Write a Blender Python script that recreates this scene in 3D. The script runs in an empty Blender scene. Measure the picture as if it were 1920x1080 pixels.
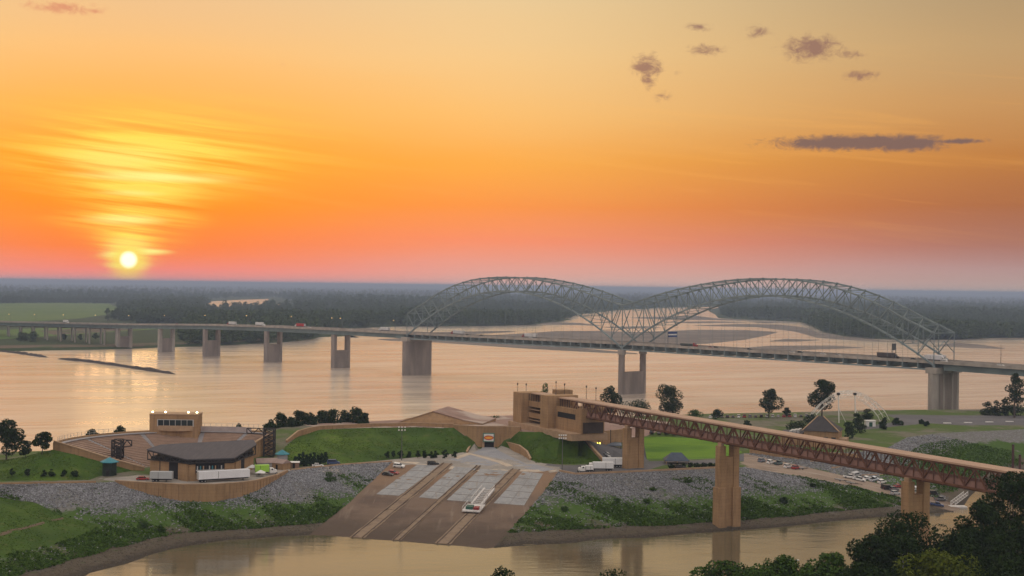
import bpy, bmesh, math, random
import numpy as np
from mathutils import Vector, Matrix
from mathutils.geometry import delaunay_2d_cdt
from mathutils.bvhtree import BVHTree
random.seed(7)
RNG = np.random.default_rng(11)
SC = bpy.context.scene
COL = SC.collection
PI = math.pi

# ------------------------------------------------------------------ camera
CAM_H, FPX = 88.0, 2600.0
ROLL = math.atan(25/1920.0)
PITCH = math.atan(3.5/FPX)
cam_d = bpy.data.cameras.new('camera')
cam = bpy.data.objects.new('camera', cam_d); COL.objects.link(cam)
cam_d.sensor_width = 36.0; cam_d.lens = 36.0*FPX/1920.0
cam_d.clip_start = 1.0; cam_d.clip_end = 200000.0
_R = Vector((1, 0, 0)); _U = Vector((0, math.sin(PITCH), math.cos(PITCH))); _F = Vector((0, math.cos(PITCH), -math.sin(PITCH)))
_cr = _R*math.cos(ROLL) + _U*math.sin(ROLL); _cu = -_R*math.sin(ROLL) + _U*math.cos(ROLL)
cam.matrix_world = Matrix(((_cr.x, _cu.x, -_F.x, 0), (_cr.y, _cu.y, -_F.y, 0), (_cr.z, _cu.z, -_F.z, CAM_H), (0, 0, 0, 1)))
SC.camera = cam

def ray(px, py):                       # direction measured in the survey photograph (1920 x 1080)
    dx, dy = px-960.0, py-540.0
    xu = dx*math.cos(ROLL) + dy*math.sin(ROLL); yu = -dx*math.sin(ROLL) + dy*math.cos(ROLL)
    return _R*xu - _U*yu + _F*FPX
def G(px, py, z=0.0):                  # ground survey: where that sight line meets height z
    d = ray(px, py); t = (z-CAM_H)/d.z
    return Vector((d.x*t, d.y*t, z))
def D(px, py, Y):                      # the same at a known distance
    d = ray(px, py); t = Y/d.y
    return Vector((d.x*t, d.y*t, CAM_H + d.z*t))
def V(px, py, A, B):                   # the same on the vertical plane through A and B
    d = ray(px, py); n = Vector((-(B.y-A.y), B.x-A.x))
    t = (n.x*A.x + n.y*A.y)/(n.x*d.x + n.y*d.y)
    return Vector((d.x*t, d.y*t, CAM_H + d.z*t))

# ------------------------------------------------------------------ node helpers
class E:                               # tiny expression wrapper round node sockets
    def __init__(s, nt, sock): s.nt, s.s = nt, sock
    def _m(s, op, *a):
        n = s.nt.nodes.new('ShaderNodeMath'); n.operation = op
        for i, v in enumerate((s,)+a):
            if isinstance(v, E): s.nt.links.new(v.s, n.inputs[i])
            else: n.inputs[i].default_value = v
        return E(s.nt, n.outputs[0])
    def __add__(s, o): return s._m('ADD', o)
    def __sub__(s, o): return s._m('SUBTRACT', o)
    def __mul__(s, o): return s._m('MULTIPLY', o)
    def __truediv__(s, o): return s._m('DIVIDE', o)
    def f(s, op, *a): return s._m(op, *a)
    def ss(s, a, b, lo=0.0, hi=1.0):
        n = s.nt.nodes.new('ShaderNodeMapRange'); n.interpolation_type = 'SMOOTHSTEP'
        s.nt.links.new(s.s, n.inputs[0])
        for i, v in zip((1, 2, 3, 4), (a, b, lo, hi)): n.inputs[i].default_value = v
        return E(s.nt, n.outputs[0])
def mixc(nt, fac, a, b, mode='MIX'):
    n = nt.nodes.new('ShaderNodeMix'); n.data_type = 'RGBA'; n.blend_type = mode; n.clamp_factor = True
    for i, v in ((0, fac), (6, a), (7, b)):
        if isinstance(v, E): nt.links.new(v.s, n.inputs[i])
        elif i == 0: n.inputs[0].default_value = v
        else: n.inputs[i].default_value = (*v[:3], 1)
    return E(nt, n.outputs[2])
def ramp(nt, fac, stops, interp='LINEAR'):
    n = nt.nodes.new('ShaderNodeValToRGB'); cr = n.color_ramp; cr.interpolation = interp
    while len(cr.elements) < len(stops): cr.elements.new(0.5)
    for e, (p, c) in zip(cr.elements, stops): e.position = p; e.color = (*c, 1)
    nt.links.new(fac.s, n.inputs[0]); return E(nt, n.outputs[0])
def noise(nt, vec, scale, detail=4, rough=0.55, dist=0.0):
    n = nt.nodes.new('ShaderNodeTexNoise'); n.inputs['Scale'].default_value = scale
    n.inputs['Detail'].default_value = detail; n.inputs['Roughness'].default_value = rough; n.inputs['Distortion'].default_value = dist
    if vec is not None: nt.links.new(vec.s, n.inputs['Vector'])
    return E(nt, n.outputs[0])
def comb(nt, x, y, z):
    n = nt.nodes.new('ShaderNodeCombineXYZ')
    for i, v in enumerate((x, y, z)):
        if isinstance(v, E): nt.links.new(v.s, n.inputs[i])
        else: n.inputs[i].default_value = v
    return E(nt, n.outputs[0])
def sep(nt, vec):
    n = nt.nodes.new('ShaderNodeSeparateXYZ'); nt.links.new(vec.s, n.inputs[0])
    return [E(nt, o) for o in n.outputs]
def lin(r, g, b):
    f = lambda c: (c/255/12.92) if c <= 10 else ((c/255+0.055)/1.055)**2.4
    return (f(r), f(g), f(b))

# ------------------------------------------------------------------ sky, sun, exposure
SUN_DIR = ray(241, 487).normalized()                 # towards the setting sun
SUN_EL = math.asin(SUN_DIR.z); SUN_AZ = math.atan2(SUN_DIR.x, SUN_DIR.y)
world = bpy.data.worlds.new('World'); SC.world = world; world.use_nodes = True
world.cycles.sampling_method = 'MANUAL'; world.cycles.sample_map_resolution = 256
nt = world.node_tree; nt.nodes.clear()
tc = nt.nodes.new('ShaderNodeTexCoord'); dvec = E(nt, tc.outputs['Generated'])
nn = nt.nodes.new('ShaderNodeVectorMath'); nn.operation = 'NORMALIZE'; nt.links.new(dvec.s, nn.inputs[0]); dvec = E(nt, nn.outputs[0])
dx, dy, dz = sep(nt, dvec)
el = dz.f('ARCSINE'); az = dx.f('ARCTAN2', dy)
hl = (dx*dx + dy*dy).f('SQRT').f('MAXIMUM', 1e-4)
cosd = ((dx*math.sin(SUN_AZ) + dy*math.cos(SUN_AZ))/hl).f('MINIMUM', 1.0).f('MAXIMUM', -1.0)
dl = cosd.f('ARCCOSINE')                             # azimuth away from the sun
wob = noise(nt, comb(nt, az*3.0, el*22.0, 0.0), 1.0, 2) - 0.5
t = ((el + wob*0.018).f('MAXIMUM', 0.0)/1.5708).f('SQRT')
P = lambda y: math.sqrt(max(0.0, (540-y)/2600.0)/1.5708)
ZEN = (1.0, 0.93, 0.87)
sunc = [(P(536), lin(224,150,148)), (P(515), lin(249,140,124)), (P(470), lin(254,132,66)), (P(400), lin(254,146,36)), (P(310), lin(255,160,40)), (P(220), lin(254,180,82)), (P(120), lin(250,193,122)), (P(10), lin(236,194,144)), (0.6, (1.06,0.84,0.62)), (1.0, ZEN)]
cen = [(P(536), lin(221,178,166)), (P(505), lin(233,164,146)), (P(455), lin(250,148,112)), (P(390), lin(253,152,78)), (P(310), lin(254,174,78)), (P(220), lin(252,194,116)), (P(110), lin(246,203,140)), (P(5), lin(236,204,152)), (0.6, (1.06,0.86,0.64)), (1.0, ZEN)]
rgt = [(P(536), lin(186,164,156)), (P(500), lin(180,146,142)), (P(455), lin(170,120,108)), (P(390), lin(172,108,72)), (P(300), lin(190,124,66)), (P(210), lin(198,146,92)), (P(110), lin(192,156,110)), (P(5), lin(178,150,112)), (0.6, (0.88,0.76,0.64)), (1.0, ZEN)]
bck = [(P(536), (0.60,0.53,0.54)), (P(400), (0.74,0.61,0.58)), (P(200), (0.86,0.74,0.69)), (0.6, (1.0,0.90,0.84)), (1.0, ZEN)]
R_ = math.radians
c = mixc(nt, dl.ss(0.0, R_(19)), ramp(nt, t, sunc), ramp(nt, t, cen))
c = mixc(nt, dl.ss(R_(12), R_(38)), c, ramp(nt, t, rgt))
c = mixc(nt, dl.ss(R_(38), R_(140)), c, ramp(nt, t, bck))
# thin high cirrus lit from below, strongest over the sun
sa, se = SUN_AZ, SUN_EL
ca = az - sa; ce = el - se
sk = ce + ca*0.10
st1 = noise(nt, comb(nt, ca*5.0, sk*95.0, 0.3), 1.0, 4, 0.6, 0.7)
st2 = noise(nt, comb(nt, ca*9.0, sk*260.0, 2.3), 1.0, 3, 0.6)
cvec = comb(nt, ca, ce, 0.0)
px2a = lambda x, y: (math.atan2(*(lambda d: (d.x, d.y))(ray(x, y))) - sa, math.asin(ray(x, y).normalized().z) - se)
def rad(x, y, w, h):                                 # elliptical distance from one cloud centre
    a, e = px2a(x, y); n = nt.nodes.new('ShaderNodeVectorMath'); n.operation = 'MULTIPLY_ADD'
    kx, ky = 2600.0/w, 2600.0/h
    nt.links.new(cvec.s, n.inputs[0]); n.inputs[1].default_value = (kx, ky, 0); n.inputs[2].default_value = (-a*kx, -e*ky, 0)
    m = nt.nodes.new('ShaderNodeVectorMath'); m.operation = 'LENGTH'; nt.links.new(n.outputs[0], m.inputs[0])
    return E(nt, m.outputs['Value'])
def pblob(x, y, w, h, k=1.0): return rad(x, y, w, h).ss(2.0, 0.0, 0.0, k)
mask = pblob(265, 300, 150, 55, 1.0) + pblob(320, 270, 240, 60, 0.45) + pblob(255, 385, 80, 60, 0.7) + pblob(240, 415, 90, 14, 0.9) + pblob(240, 455, 40, 48, 0.85)
str_ = (st1*0.6 + st2*0.4).ss(0.36, 0.64)
glow = (mask*(str_*0.90 + 0.06)).f('MINIMUM', 1.0)
c = mixc(nt, glow, c, lin(255, 226, 92))
hot = pblob(300, 332, 100, 7, 1.0) + pblob(235, 412, 48, 7, 0.9) + pblob(228, 300, 80, 22, 0.4) + pblob(285, 472, 25, 4, 1.0) + pblob(222, 478, 24, 4, 0.9) + pblob(245, 362, 38, 4, 0.7) + pblob(240, 470, 30, 18, 0.7) + pblob(240, 498, 27, 6, 0.9)
c = mixc(nt, (hot*(st2.ss(0.30, 0.55)*0.5+0.5)).f('MINIMUM', 1.0), c, lin(255, 242, 140))
far_st = st1.ss(0.50, 0.78)*(el.ss(0.02, 0.06))*(el.ss(0.20, 0.10))*0.22
c = mixc(nt, far_st, c, lin(255, 186, 96))
# scattered small cumulus, purple grey against the light
cn = noise(nt, comb(nt, az*110.0, el*170.0, 1.0), 1.0, 6, 0.7, 0.5) - 0.5
cd_ = None
for (x, y, w, h, k) in [(1213,124,20,16,.0),(1215,148,11,15,.1),(1240,180,20,12,.42),(1268,140,13,8,.45),(1326,94,32,10,.25),(1312,51,20,7,.22),(1420,58,24,13,.3),
                        (1522,90,38,16,.0),(1592,101,30,9,.36),(1615,141,28,9,.22),(120,15,58,10,.2),(172,21,36,6,.42),(530,121,12,6,.5)]:
    b = rad(x, y, w, h) + k*2.0
    cd_ = b if cd_ is None else cd_.f('MINIMUM', b)
cm = (cd_ - cn*4.2).ss(1.9, 0.2)*cd_.ss(2.6, 1.0)
bank = rad(1600, 267, 130, 12).f('MINIMUM', rad(1700, 269, 62, 13)).f('MINIMUM', rad(1790, 265, 62, 6) + 0.35)
bm = (bank - cn*2.0).ss(1.45, 0.60)
c = mixc(nt, cm*0.80, c, mixc(nt, dl.ss(R_(12), R_(22)), lin(216, 138, 108), lin(136, 98, 94)))
c = mixc(nt, bm*0.90, c, lin(118, 96, 94))
# solar disc
ang = (dx*SUN_DIR.x + dy*SUN_DIR.y + dz*SUN_DIR.z).f('MINIMUM', 1.0).f('ARCCOSINE')
c = mixc(nt, ang.ss(0.018, 0.0040)*0.85, c, lin(255, 226, 96))
c = mixc(nt, ang.ss(0.0072, 0.0034), c, (1.5, 1.38, 0.95))
sky = nt.nodes.new('ShaderNodeTexSky'); sky.sky_type = 'NISHITA'; sky.sun_disc = False
sky.sun_elevation = SUN_EL; sky.sun_rotation = SUN_AZ; sky.dust_density = 3.0
bg0 = nt.nodes.new('ShaderNodeBackground'); nt.links.new(sky.outputs[0], bg0.inputs[0]); bg0.inputs[1].default_value = 0.006
bg1 = nt.nodes.new('ShaderNodeBackground'); nt.links.new(c.s, bg1.inputs[0]); bg1.inputs[1].default_value = 1.0
add = nt.nodes.new('ShaderNodeAddShader'); nt.links.new(bg0.outputs[0], add.inputs[0]); nt.links.new(bg1.outputs[0], add.inputs[1])
out = nt.nodes.new('ShaderNodeOutputWorld'); nt.links.new(add.outputs[0], out.inputs[0])

sun_d = bpy.data.lights.new('sun', 'SUN'); sun_d.energy = 0.03; sun_d.angle = R_(4.0); sun_d.color = (1.0, 0.55, 0.26)
sun = bpy.data.objects.new('sun', sun_d); COL.objects.link(sun)
sun.rotation_euler = (-SUN_DIR).to_track_quat('-Z', 'Y').to_euler(); sun.location = (0, 0, 300)

SC.view_settings.view_transform = 'Standard'; SC.view_settings.look = 'None'
SC.view_settings.exposure = 0.0; SC.view_settings.gamma = 1.0; SC.view_settings.use_curve_mapping = False
SC.cycles.volume_bounces = 0; SC.cycles.max_bounces = 6; SC.cycles.diffuse_bounces = 3; SC.cycles.glossy_bounces = 3
SC.cycles.transparent_max_bounces = 12; SC.cycles.use_denoising = True
SC.render.film_transparent = False

# ------------------------------------------------------------------ materials
MATS = {}
def mat(name, col, rough=0.8, var=0.25, scale=0.6, col2=None, bump=0.0, bscale=None, metal=0.0, spec=0.3, emit=None, estr=0.0, objcol=False, stretch=(1,1,1), detail=5):
    if name in MATS: return MATS[name]
    m = bpy.data.materials.new(name); m.use_nodes = True; nt = m.node_tree
    b = nt.nodes['Principled BSDF']
    b.inputs['Roughness'].default_value = rough; b.inputs['Metallic'].default_value = metal
    b.inputs['Specular IOR Level'].default_value = spec
    tcn = nt.nodes.new('ShaderNodeTexCoord')
    mp = nt.nodes.new('ShaderNodeMapping'); mp.inputs['Scale'].default_value = stretch
    nt.links.new(tcn.outputs['Object'], mp.inputs[0]); vec = E(nt, mp.outputs[0])
    n = noise(nt, vec, scale, detail, 0.6)
    if objcol:
        oi = nt.nodes.new('ShaderNodeObjectInfo'); base = E(nt, oi.outputs['Color'])
    else: base = col
    dark = tuple(x*(1-var) for x in col) if col2 is None else col2
    if objcol:
        cc = mixc(nt, n.ss(0.3, 0.8)*var, base, (0.25, 0.22, 0.19))
    else:
        cc = mixc(nt, n.ss(0.32, 0.68), base, dark)
    nt.links.new(cc.s, b.inputs['Base Color'])
    if bump > 0:
        bn = nt.nodes.new('ShaderNodeBump'); bn.inputs['Strength'].default_value = 1.0; bn.inputs['Distance'].default_value = bump
        nb = noise(nt, vec, bscale or scale*4, 5, 0.65); nt.links.new(nb.s, bn.inputs['Height']); nt.links.new(bn.outputs[0], b.inputs['Normal'])
    if emit:
        b.inputs['Emission Color'].default_value = (*emit, 1); b.inputs['Emission Strength'].default_value = estr
    MATS[name] = m; return m

# ------------------------------------------------------------------ mesh helpers
class MB:
    def __init__(s): s.v = []; s.f = []
    def add(s, vs, fs):
        o = len(s.v); s.v += [tuple(p) for p in vs]; s.f += [tuple(i+o for i in f) for f in fs]; return s
    def box(s, x0, x1, y0, y1, z0, z1):
        return s.add([(x0,y0,z0),(x1,y0,z0),(x1,y1,z0),(x0,y1,z0),(x0,y0,z1),(x1,y0,z1),(x1,y1,z1),(x0,y1,z1)],
                     [(3,2,1,0),(4,5,6,7),(0,1,5,4),(1,2,6,5),(2,3,7,6),(3,0,4,7)])
    def hexa(s, b4, t4): return s.add(list(b4)+list(t4), [(3,2,1,0),(4,5,6,7),(0,1,5,4),(1,2,6,5),(2,3,7,6),(3,0,4,7)])
    def bar(s, p, q, w, h=None):
        p, q = Vector(p), Vector(q); h = h or w; d = (q-p).normalized()
        up = Vector((0,0,1)) if abs(d.z) < 0.95 else Vector((1,0,0))
        r = d.cross(up).normalized()*w/2; u = r.cross(d).normalized()*h/2
        return s.hexa([p-r-u, p+r-u, p+r+u, p-r+u], [q-r-u, q+r-u, q+r+u, q-r+u])
    def cyl(s, p, q, r0, r1=None, n=8):
        p, q = Vector(p), Vector(q); r1 = r0 if r1 is None else r1; d = (q-p).normalized()
        up = Vector((0,0,1)) if abs(d.z) < 0.95 else Vector((1,0,0))
        a = d.cross(up).normalized(); b = d.cross(a)
        vs = []
        for c, r in ((p, r0), (q, r1)):
            for i in range(n): t = 2*PI*i/n; vs.append(c + a*r*math.cos(t) + b*r*math.sin(t))
        fs = [(i, (i+1)%n, n+(i+1)%n, n+i) for i in range(n)] + [tuple(range(n))[::-1], tuple(range(n, 2*n))]
        return s.add(vs, fs)
    def prism(s, poly, z0, z1):
        n = len(poly); z0 = z0 if hasattr(z0, '__len__') else [z0]*n; z1 = z1 if hasattr(z1, '__len__') else [z1]*n
        vs = [(p[0], p[1], z) for p, z in zip(poly, z0)] + [(p[0], p[1], z) for p, z in zip(poly, z1)]
        return s.add(vs, [(i, (i+1)%n, n+(i+1)%n, n+i) for i in range(n)] + [tuple(range(n))[::-1], tuple(range(n, 2*n))])
    def wall(s, pts, th, top, bot, side=1):   # pts: plan line; top/bot: heights per point
        n = len(pts); P2 = [Vector((p[0], p[1])) for p in pts]; off = []
        for i in range(n):
            a = P2[max(0, i-1)]; b = P2[min(n-1, i+1)]; d = (b-a).normalized(); off.append(Vector((-d.y, d.x))*th*side)
        vs = []
        for i in range(n):
            for q in (P2[i], P2[i]+off[i]): vs += [(q.x, q.y, bot[i]), (q.x, q.y, top[i])]
        fs = []
        for i in range(n-1):
            o = 4*i; k = o+4
            fs += [(o, k, k+1, o+1), (o+2, o+3, k+3, k+2), (o+1, k+1, k+3, o+3), (o, o+2, k+2, k)]
        fs += [(0, 1, 3, 2), (4*n-4, 4*n-2, 4*n-1, 4*n-3)]
        return s.add(vs, fs)
    def ico(s, c, rx, ry=None, rz=None, sub=1, jit=0.0):
        bm = bmesh.new(); bmesh.ops.create_icosphere(bm, subdivisions=sub, radius=1)
        vs = [(c[0]+v.co.x*rx*(1+random.uniform(-jit,jit)), c[1]+v.co.y*(ry or rx)*(1+random.uniform(-jit,jit)), c[2]+v.co.z*(rz or rx)*(1+random.uniform(-jit,jit))) for v in bm.verts]
        bm.verts.index_update(); fs = [tuple(v.index for v in f.verts) for f in bm.faces]; bm.free(); return s.add(vs, fs)
    def mesh(s, name):
        me = bpy.data.meshes.new(name); me.from_pydata(s.v, [], s.f)
        bm = bmesh.new(); bm.from_mesh(me); bmesh.ops.recalc_face_normals(bm, faces=bm.faces); bm.to_mesh(me); bm.free()
        me.update(); return me
    def build(s, name, m, parent=None, bevel=0, smooth=False):
        me = s.mesh(name); me.materials.append(m)
        return link(name, me, parent, bevel, smooth)
WT = {}                                      # things whose parts are modelled in world coordinates
def attach(o, parent):
    if parent is None: return
    o.parent = parent
    if parent.name in WT: o.matrix_parent_inverse = Matrix.Translation(-WT[parent.name])
def wthing(name, label, cat, loc, group=None):
    o = thing(name, label, cat, loc, 0.0, group); WT[o.name] = Vector(loc); return o
def link(name, me, parent=None, bevel=0, smooth=False):
    o = bpy.data.objects.new(name, me); COL.objects.link(o)
    attach(o, parent)
    if bevel:
        md = o.modifiers.new('bevel', 'BEVEL'); md.width = bevel; md.segments = 1; md.limit_method = 'ANGLE'
    if smooth: me.polygons.foreach_set('use_smooth', [True]*len(me.polygons))
    return o
def tag(o, label, cat, group=None):
    o['label'] = label; o['category'] = cat
    if group: o['group'] = group
    return o
def struct(o): o['kind'] = 'structure'; return o
def stuff(o, label=None, cat=None):
    o['kind'] = 'stuff'
    if label: o['label'] = label; o['category'] = cat
    return o
def thing(name, label, cat, loc=(0,0,0), rz=0.0, group=None):
    o = bpy.data.objects.new(name, None); COL.objects.link(o); o.empty_display_size = 1
    o.location = loc; o.rotation_euler = (0, 0, rz); return tag(o, label, cat, group)
def copy_tree(o, parent=None):
    c = o.copy(); COL.objects.link(c); c.parent = parent
    for ch in o.children: copy_tree(ch, c)
    return c
def np_mesh(name, V_, F_, m=None):           # V_: (n,3), F_: (k,3|4) arrays
    me = bpy.data.meshes.new(name); k = F_.shape[1]
    me.vertices.add(len(V_)); me.vertices.foreach_set('co', V_.astype(np.float32).ravel())
    me.loops.add(F_.size); me.loops.foreach_set('vertex_index', F_.astype(np.int32).ravel())
    me.polygons.add(len(F_)); me.polygons.foreach_set('loop_start', np.arange(0, F_.size, k, dtype=np.int32))
    me.polygons.foreach_set('loop_total', np.full(len(F_), k, dtype=np.int32))
    me.update(calc_edges=True)
    if m: me.materials.append(m)
    return me
_UNIT = MB().box(-.5,.5,-.5,.5,-.5,.5)
_unit_cache = {}
def member(name, p, q, w, h, m, parent):     # a straight steel member that shares one unit mesh per material
    me = _unit_cache.get(m.name)
    if me is None:
        me = _UNIT.mesh('member'); me.materials.append(m); _unit_cache[m.name] = me
    p, q = Vector(p), Vector(q); d = q-p; L = d.length; d.normalize()
    up = Vector((0,0,1)) if abs(d.z) < 0.98 else Vector((1,0,0))
    r = d.cross(up).normalized(); u = r.cross(d)
    o = bpy.data.objects.new(name, me); COL.objects.link(o); attach(o, parent)
    c = (p+q)/2
    o.matrix_basis = Matrix(((r.x*w, d.x*L, u.x*h, c.x), (r.y*w, d.y*L, u.y*h, c.y), (r.z*w, d.z*L, u.z*h, c.z), (0,0,0,1)))
    return o

# ------------------------------------------------------------------ surface materials
def ground_mat(name, layers, bump=0.15, bscale=1.2, rough=0.95):
    """layers: list of (colour, function(nt, pos, x, y, z) -> factor or None)"""
    m = bpy.data.materials.new(name); m.use_nodes = True; nt = m.node_tree; b = nt.nodes['Principled BSDF']
    b.inputs['Roughness'].default_value = rough; b.inputs['Specular IOR Level'].default_value = 0.15
    g = nt.nodes.new('ShaderNodeNewGeometry'); pos = E(nt, g.outputs['Position']); x, y, z = sep(nt, pos)
    cc = None
    for col, fn in layers:
        if cc is None: cc = mixc(nt, 0.0, col, col)
        else: cc = mixc(nt, fn(nt, pos, x, y, z), cc, col)
    nt.links.new(cc.s, b.inputs['Base Color'])
    bn = nt.nodes.new('ShaderNodeBump'); bn.inputs['Distance'].default_value = bump
    nb = noise(nt, pos, bscale, 6, 0.7); nt.links.new(nb.s, bn.inputs['Height']); nt.links.new(bn.outputs[0], b.inputs['Normal'])
    MATS[name] = m; return m
NZ = lambda s, a, b, d=5, k=1.0: (lambda nt, pos, x, y, z: noise(nt, pos, s, d, 0.6).ss(a, b)*k)
M_LAWN = ground_mat('mown_grass', [((0.054,0.104,0.012), None), ((0.036,0.074,0.010), NZ(0.06,0.35,0.65)), ((0.105,0.17,0.018), NZ(0.022,0.50,0.72)), ((0.11,0.115,0.035), NZ(0.22,0.52,0.75,5,0.7)), ((0.035,0.070,0.014), lambda nt, pos, x, y, z: noise(nt, comb(nt, x*0.9, y*0.25, z*0.9), 1.0, 4, 0.7).ss(0.50, 0.70)*0.7)], bump=0.25, bscale=1.5)
M_LAWN2 = ground_mat('bright_lawn', [((0.115,0.215,0.018), None), ((0.062,0.14,0.014), lambda nt, pos, x, y, z: noise(nt, comb(nt, x*0.018, y*0.06, 0.0), 1.0, 3).ss(0.42, 0.62)), ((0.14,0.27,0.025), NZ(0.05,0.5,0.75)), ((0.12,0.15,0.04), NZ(1.5,0.55,0.8,4,0.5))])
M_BANK = ground_mat('stony_bank', [((0.145,0.14,0.13), None), ((0.22,0.218,0.222), NZ(0.9,0.4,0.7,5)), ((0.055,0.105,0.018), lambda nt, pos, x, y, z: (noise(nt, pos, 0.045, 6, 0.65) + z.ss(12.5, 5.0, 0.0, 0.30) - z.ss(3.6, 1.6, 0.0, 0.25)).ss(0.60, 0.70)),
    ((0.10,0.155,0.025), NZ(0.5,0.56,0.72,5,0.5)), ((0.098,0.080,0.058), lambda nt, pos, x, y, z: (z + (noise(nt, pos, 0.10, 6, 0.65)-0.5)*8.0).ss(4.0, 1.6)), ((0.075,0.085,0.036), lambda nt, pos, x, y, z: noise(nt, pos, 0.25, 5, 0.65).ss(0.54, 0.68)*z.ss(0.6, 1.6)*z.ss(6.0, 3.5)), ((0.15,0.13,0.10), lambda nt, pos, x, y, z: noise(nt, comb(nt, x*0.12, y*0.5, z), 1.0, 5).ss(0.58, 0.7)*z.ss(4.0, 2.0)*0.7), ((0.055,0.045,0.034), lambda nt, pos, x, y, z: (z + (noise(nt, pos, 0.3, 4)-0.5)*0.8).ss(0.9, 0.25))], bump=0.5, bscale=0.9)
M_FIELD = ground_mat('far_ground', [((0.045,0.062,0.022), None), ((0.035,0.055,0.018), NZ(0.002,0.4,0.6)), ((0.12,0.10,0.06), NZ(0.004,0.6,0.7))], bump=0.3, bscale=0.05)
M_CROP = ground_mat('green_field', [((0.115,0.165,0.040), None), ((0.09,0.15,0.03), NZ(0.003,0.4,0.6))], bump=0.3, bscale=0.05)
M_SAND = ground_mat('sandbar_silt', [((0.205,0.172,0.148), None), ((0.155,0.13,0.112), NZ(0.008,0.4,0.62)), ((0.26,0.22,0.18), NZ(0.02,0.55,0.7))], bump=0.2, bscale=0.2)
M_MUD = ground_mat('brown_bank_soil', [((0.13,0.095,0.065), None), ((0.07,0.085,0.035), NZ(0.02,0.48,0.6)), ((0.18,0.14,0.10), NZ(0.05,0.6,0.7))], bump=0.2, bscale=0.2)
M_PAVE = ground_mat('pale_concrete_paving', [((0.33,0.30,0.265), None), ((0.245,0.225,0.20), NZ(0.08,0.42,0.65)), ((0.46,0.42,0.37), NZ(0.5,0.55,0.75,4,0.6))], bump=0.02, bscale=4)
M_ASPH = ground_mat('grey_asphalt', [((0.115,0.112,0.118), None), ((0.15,0.145,0.15), NZ(0.05,0.42,0.65)), ((0.085,0.083,0.088), NZ(0.4,0.55,0.75,4,0.6))], bump=0.02, bscale=4)
M_PLAZA = ground_mat('pinkish_plaza_paving', [((0.29,0.195,0.16), None), ((0.235,0.16,0.135), NZ(0.1,0.42,0.65)), ((0.42,0.34,0.29), NZ(0.03,0.52,0.6))], bump=0.02, bscale=3)
M_RAMP = ground_mat('silty_ramp_concrete', [((0.175,0.125,0.092), None), ((0.125,0.09,0.07), NZ(0.06,0.42,0.65)), ((0.225,0.175,0.135), lambda nt, pos, x, y, z: noise(nt, comb(nt, x*0.5, y*0.04, 0.0), 1.0, 5).ss(0.55, 0.75)), ((0.085,0.063,0.048), lambda nt, pos, x, y, z: (z + (noise(nt, pos, 0.10, 5)-0.5)*4.0).ss(4.2, 1.2)*0.85), ((0.26,0.165,0.10), lambda nt, pos, x, y, z: z.ss(7.0, 11.0)*0.65)], bump=0.05, bscale=2)
M_LAUNCH = ground_mat('launch_ramp_concrete', [((0.29,0.225,0.175), None), ((0.225,0.17,0.13), NZ(0.07,0.42,0.65)), ((0.19,0.14,0.105), lambda nt, pos, x, y, z: (z + (noise(nt, pos, 0.08, 5)-0.5)*4.0).ss(6.0, 2.0)), ((0.42,0.38,0.34), lambda nt, pos, x, y, z: noise(nt, comb(nt, x*0.05, y*0.5, 0.0), 1.0, 4).ss(0.55, 0.7))], bump=0.03, bscale=2)

# ------------------------------------------------------------------ the island: surveyed break lines
def L(*pts): return [G(*p) for p in pts]
shore = L((-260,1215,0),(-100,1165,0),(0,1130,0),(100,1098,0),(160,1080,0),(215,1063,0),(270,1046,0),(320,1030,0),(375,1019,0),(430,1012,0),(480,1009,0),(530,1005,0),(580,1003,0)) \
      + L((660,1008,0),(740,1014,0),(865,1024,0),(925,1027,0),(1020,1021,0),(1090,1015,0),(1160,1009,0),(1250,1004,0),(1340,997,0),(1440,990,0),(1490,985,0),(1600,973,0),(1690,966,0),(1790,960,0)) \
      + L((1806,950,0),(1818,932,0),(1832,915,0),(1870,897,0),(1960,872,0),(2100,850,0),(2400,815,0))
def offs(line, d, z):
    out = []
    for i, p in enumerate(line):
        a = line[max(0, i-1)]; b = line[min(len(line)-1, i+1)]; t = (b-a).normalized()
        out.append(Vector((p.x + t.y*d, p.y - t.x*d, z)))
    return out
under = offs(shore, 14, -2.2)
crestL = L((-260,911,14),(-100,909,14),(0,908,14),(100,906.5,14),(180,905,14),(215,903,14))
wall_base = L((215,904.5,13.7),(240,915,12),(290,930,9.6),(340,940,8.2),(400,941,8.0),(450,932,9.0),(480,921,10.4),(520,899,12.6),(540,886,13.5))
crestM = L((545,882,14),(600,876,14),(640,872,14),(700,868,14),(735,866,14))
ramp_edge_l = [G(735,866,14), G(700,900,9.6), G(658,940,5.6), G(620,970,2.8), G(580,1003,0)]
ramp_edge_r = [G(1048,884,14), G(1018,925,9.2), G(985,963,5.1), G(955,995,2.2), G(925,1027,0)]
crestR = L((1048,884,14),(1080,890,14),(1200,885,14),(1345,878,14),(1395,876,14))
la_low = L((1395,876,14),(1500,893,10.5),(1600,912,7),(1700,936,3.2),(1790,960,0))
la_up = L((1395,850,14),(1500,873,10.5),(1600,896,7),(1700,918,3.5),(1806,950,0))
terr = L((1395,850,14),(1450,848,14),(1520,848,14),(1600,848,14),(1660,842,14),(1700,820,14),(1760,812,14),(1850,808,14),(1960,803,14),(2150,795,14),(2400,788,14))
far_crest = [Vector(p) for p in ((-330,575,14),(-230,588,14),(-190,606,14),(-120,668,14),(-40,720,14),(30,775,14),(75,800,14),(120,822,14),(170,838,14),(225,866,13.5),(300,893,12.5),(400,935,12),(560,985,12),(800,1080,12))]
far_toe = [Vector((p.x-11, p.y+30 + max(0, (p.x-150)*0.45), -1.0)) for p in far_crest]
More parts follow.
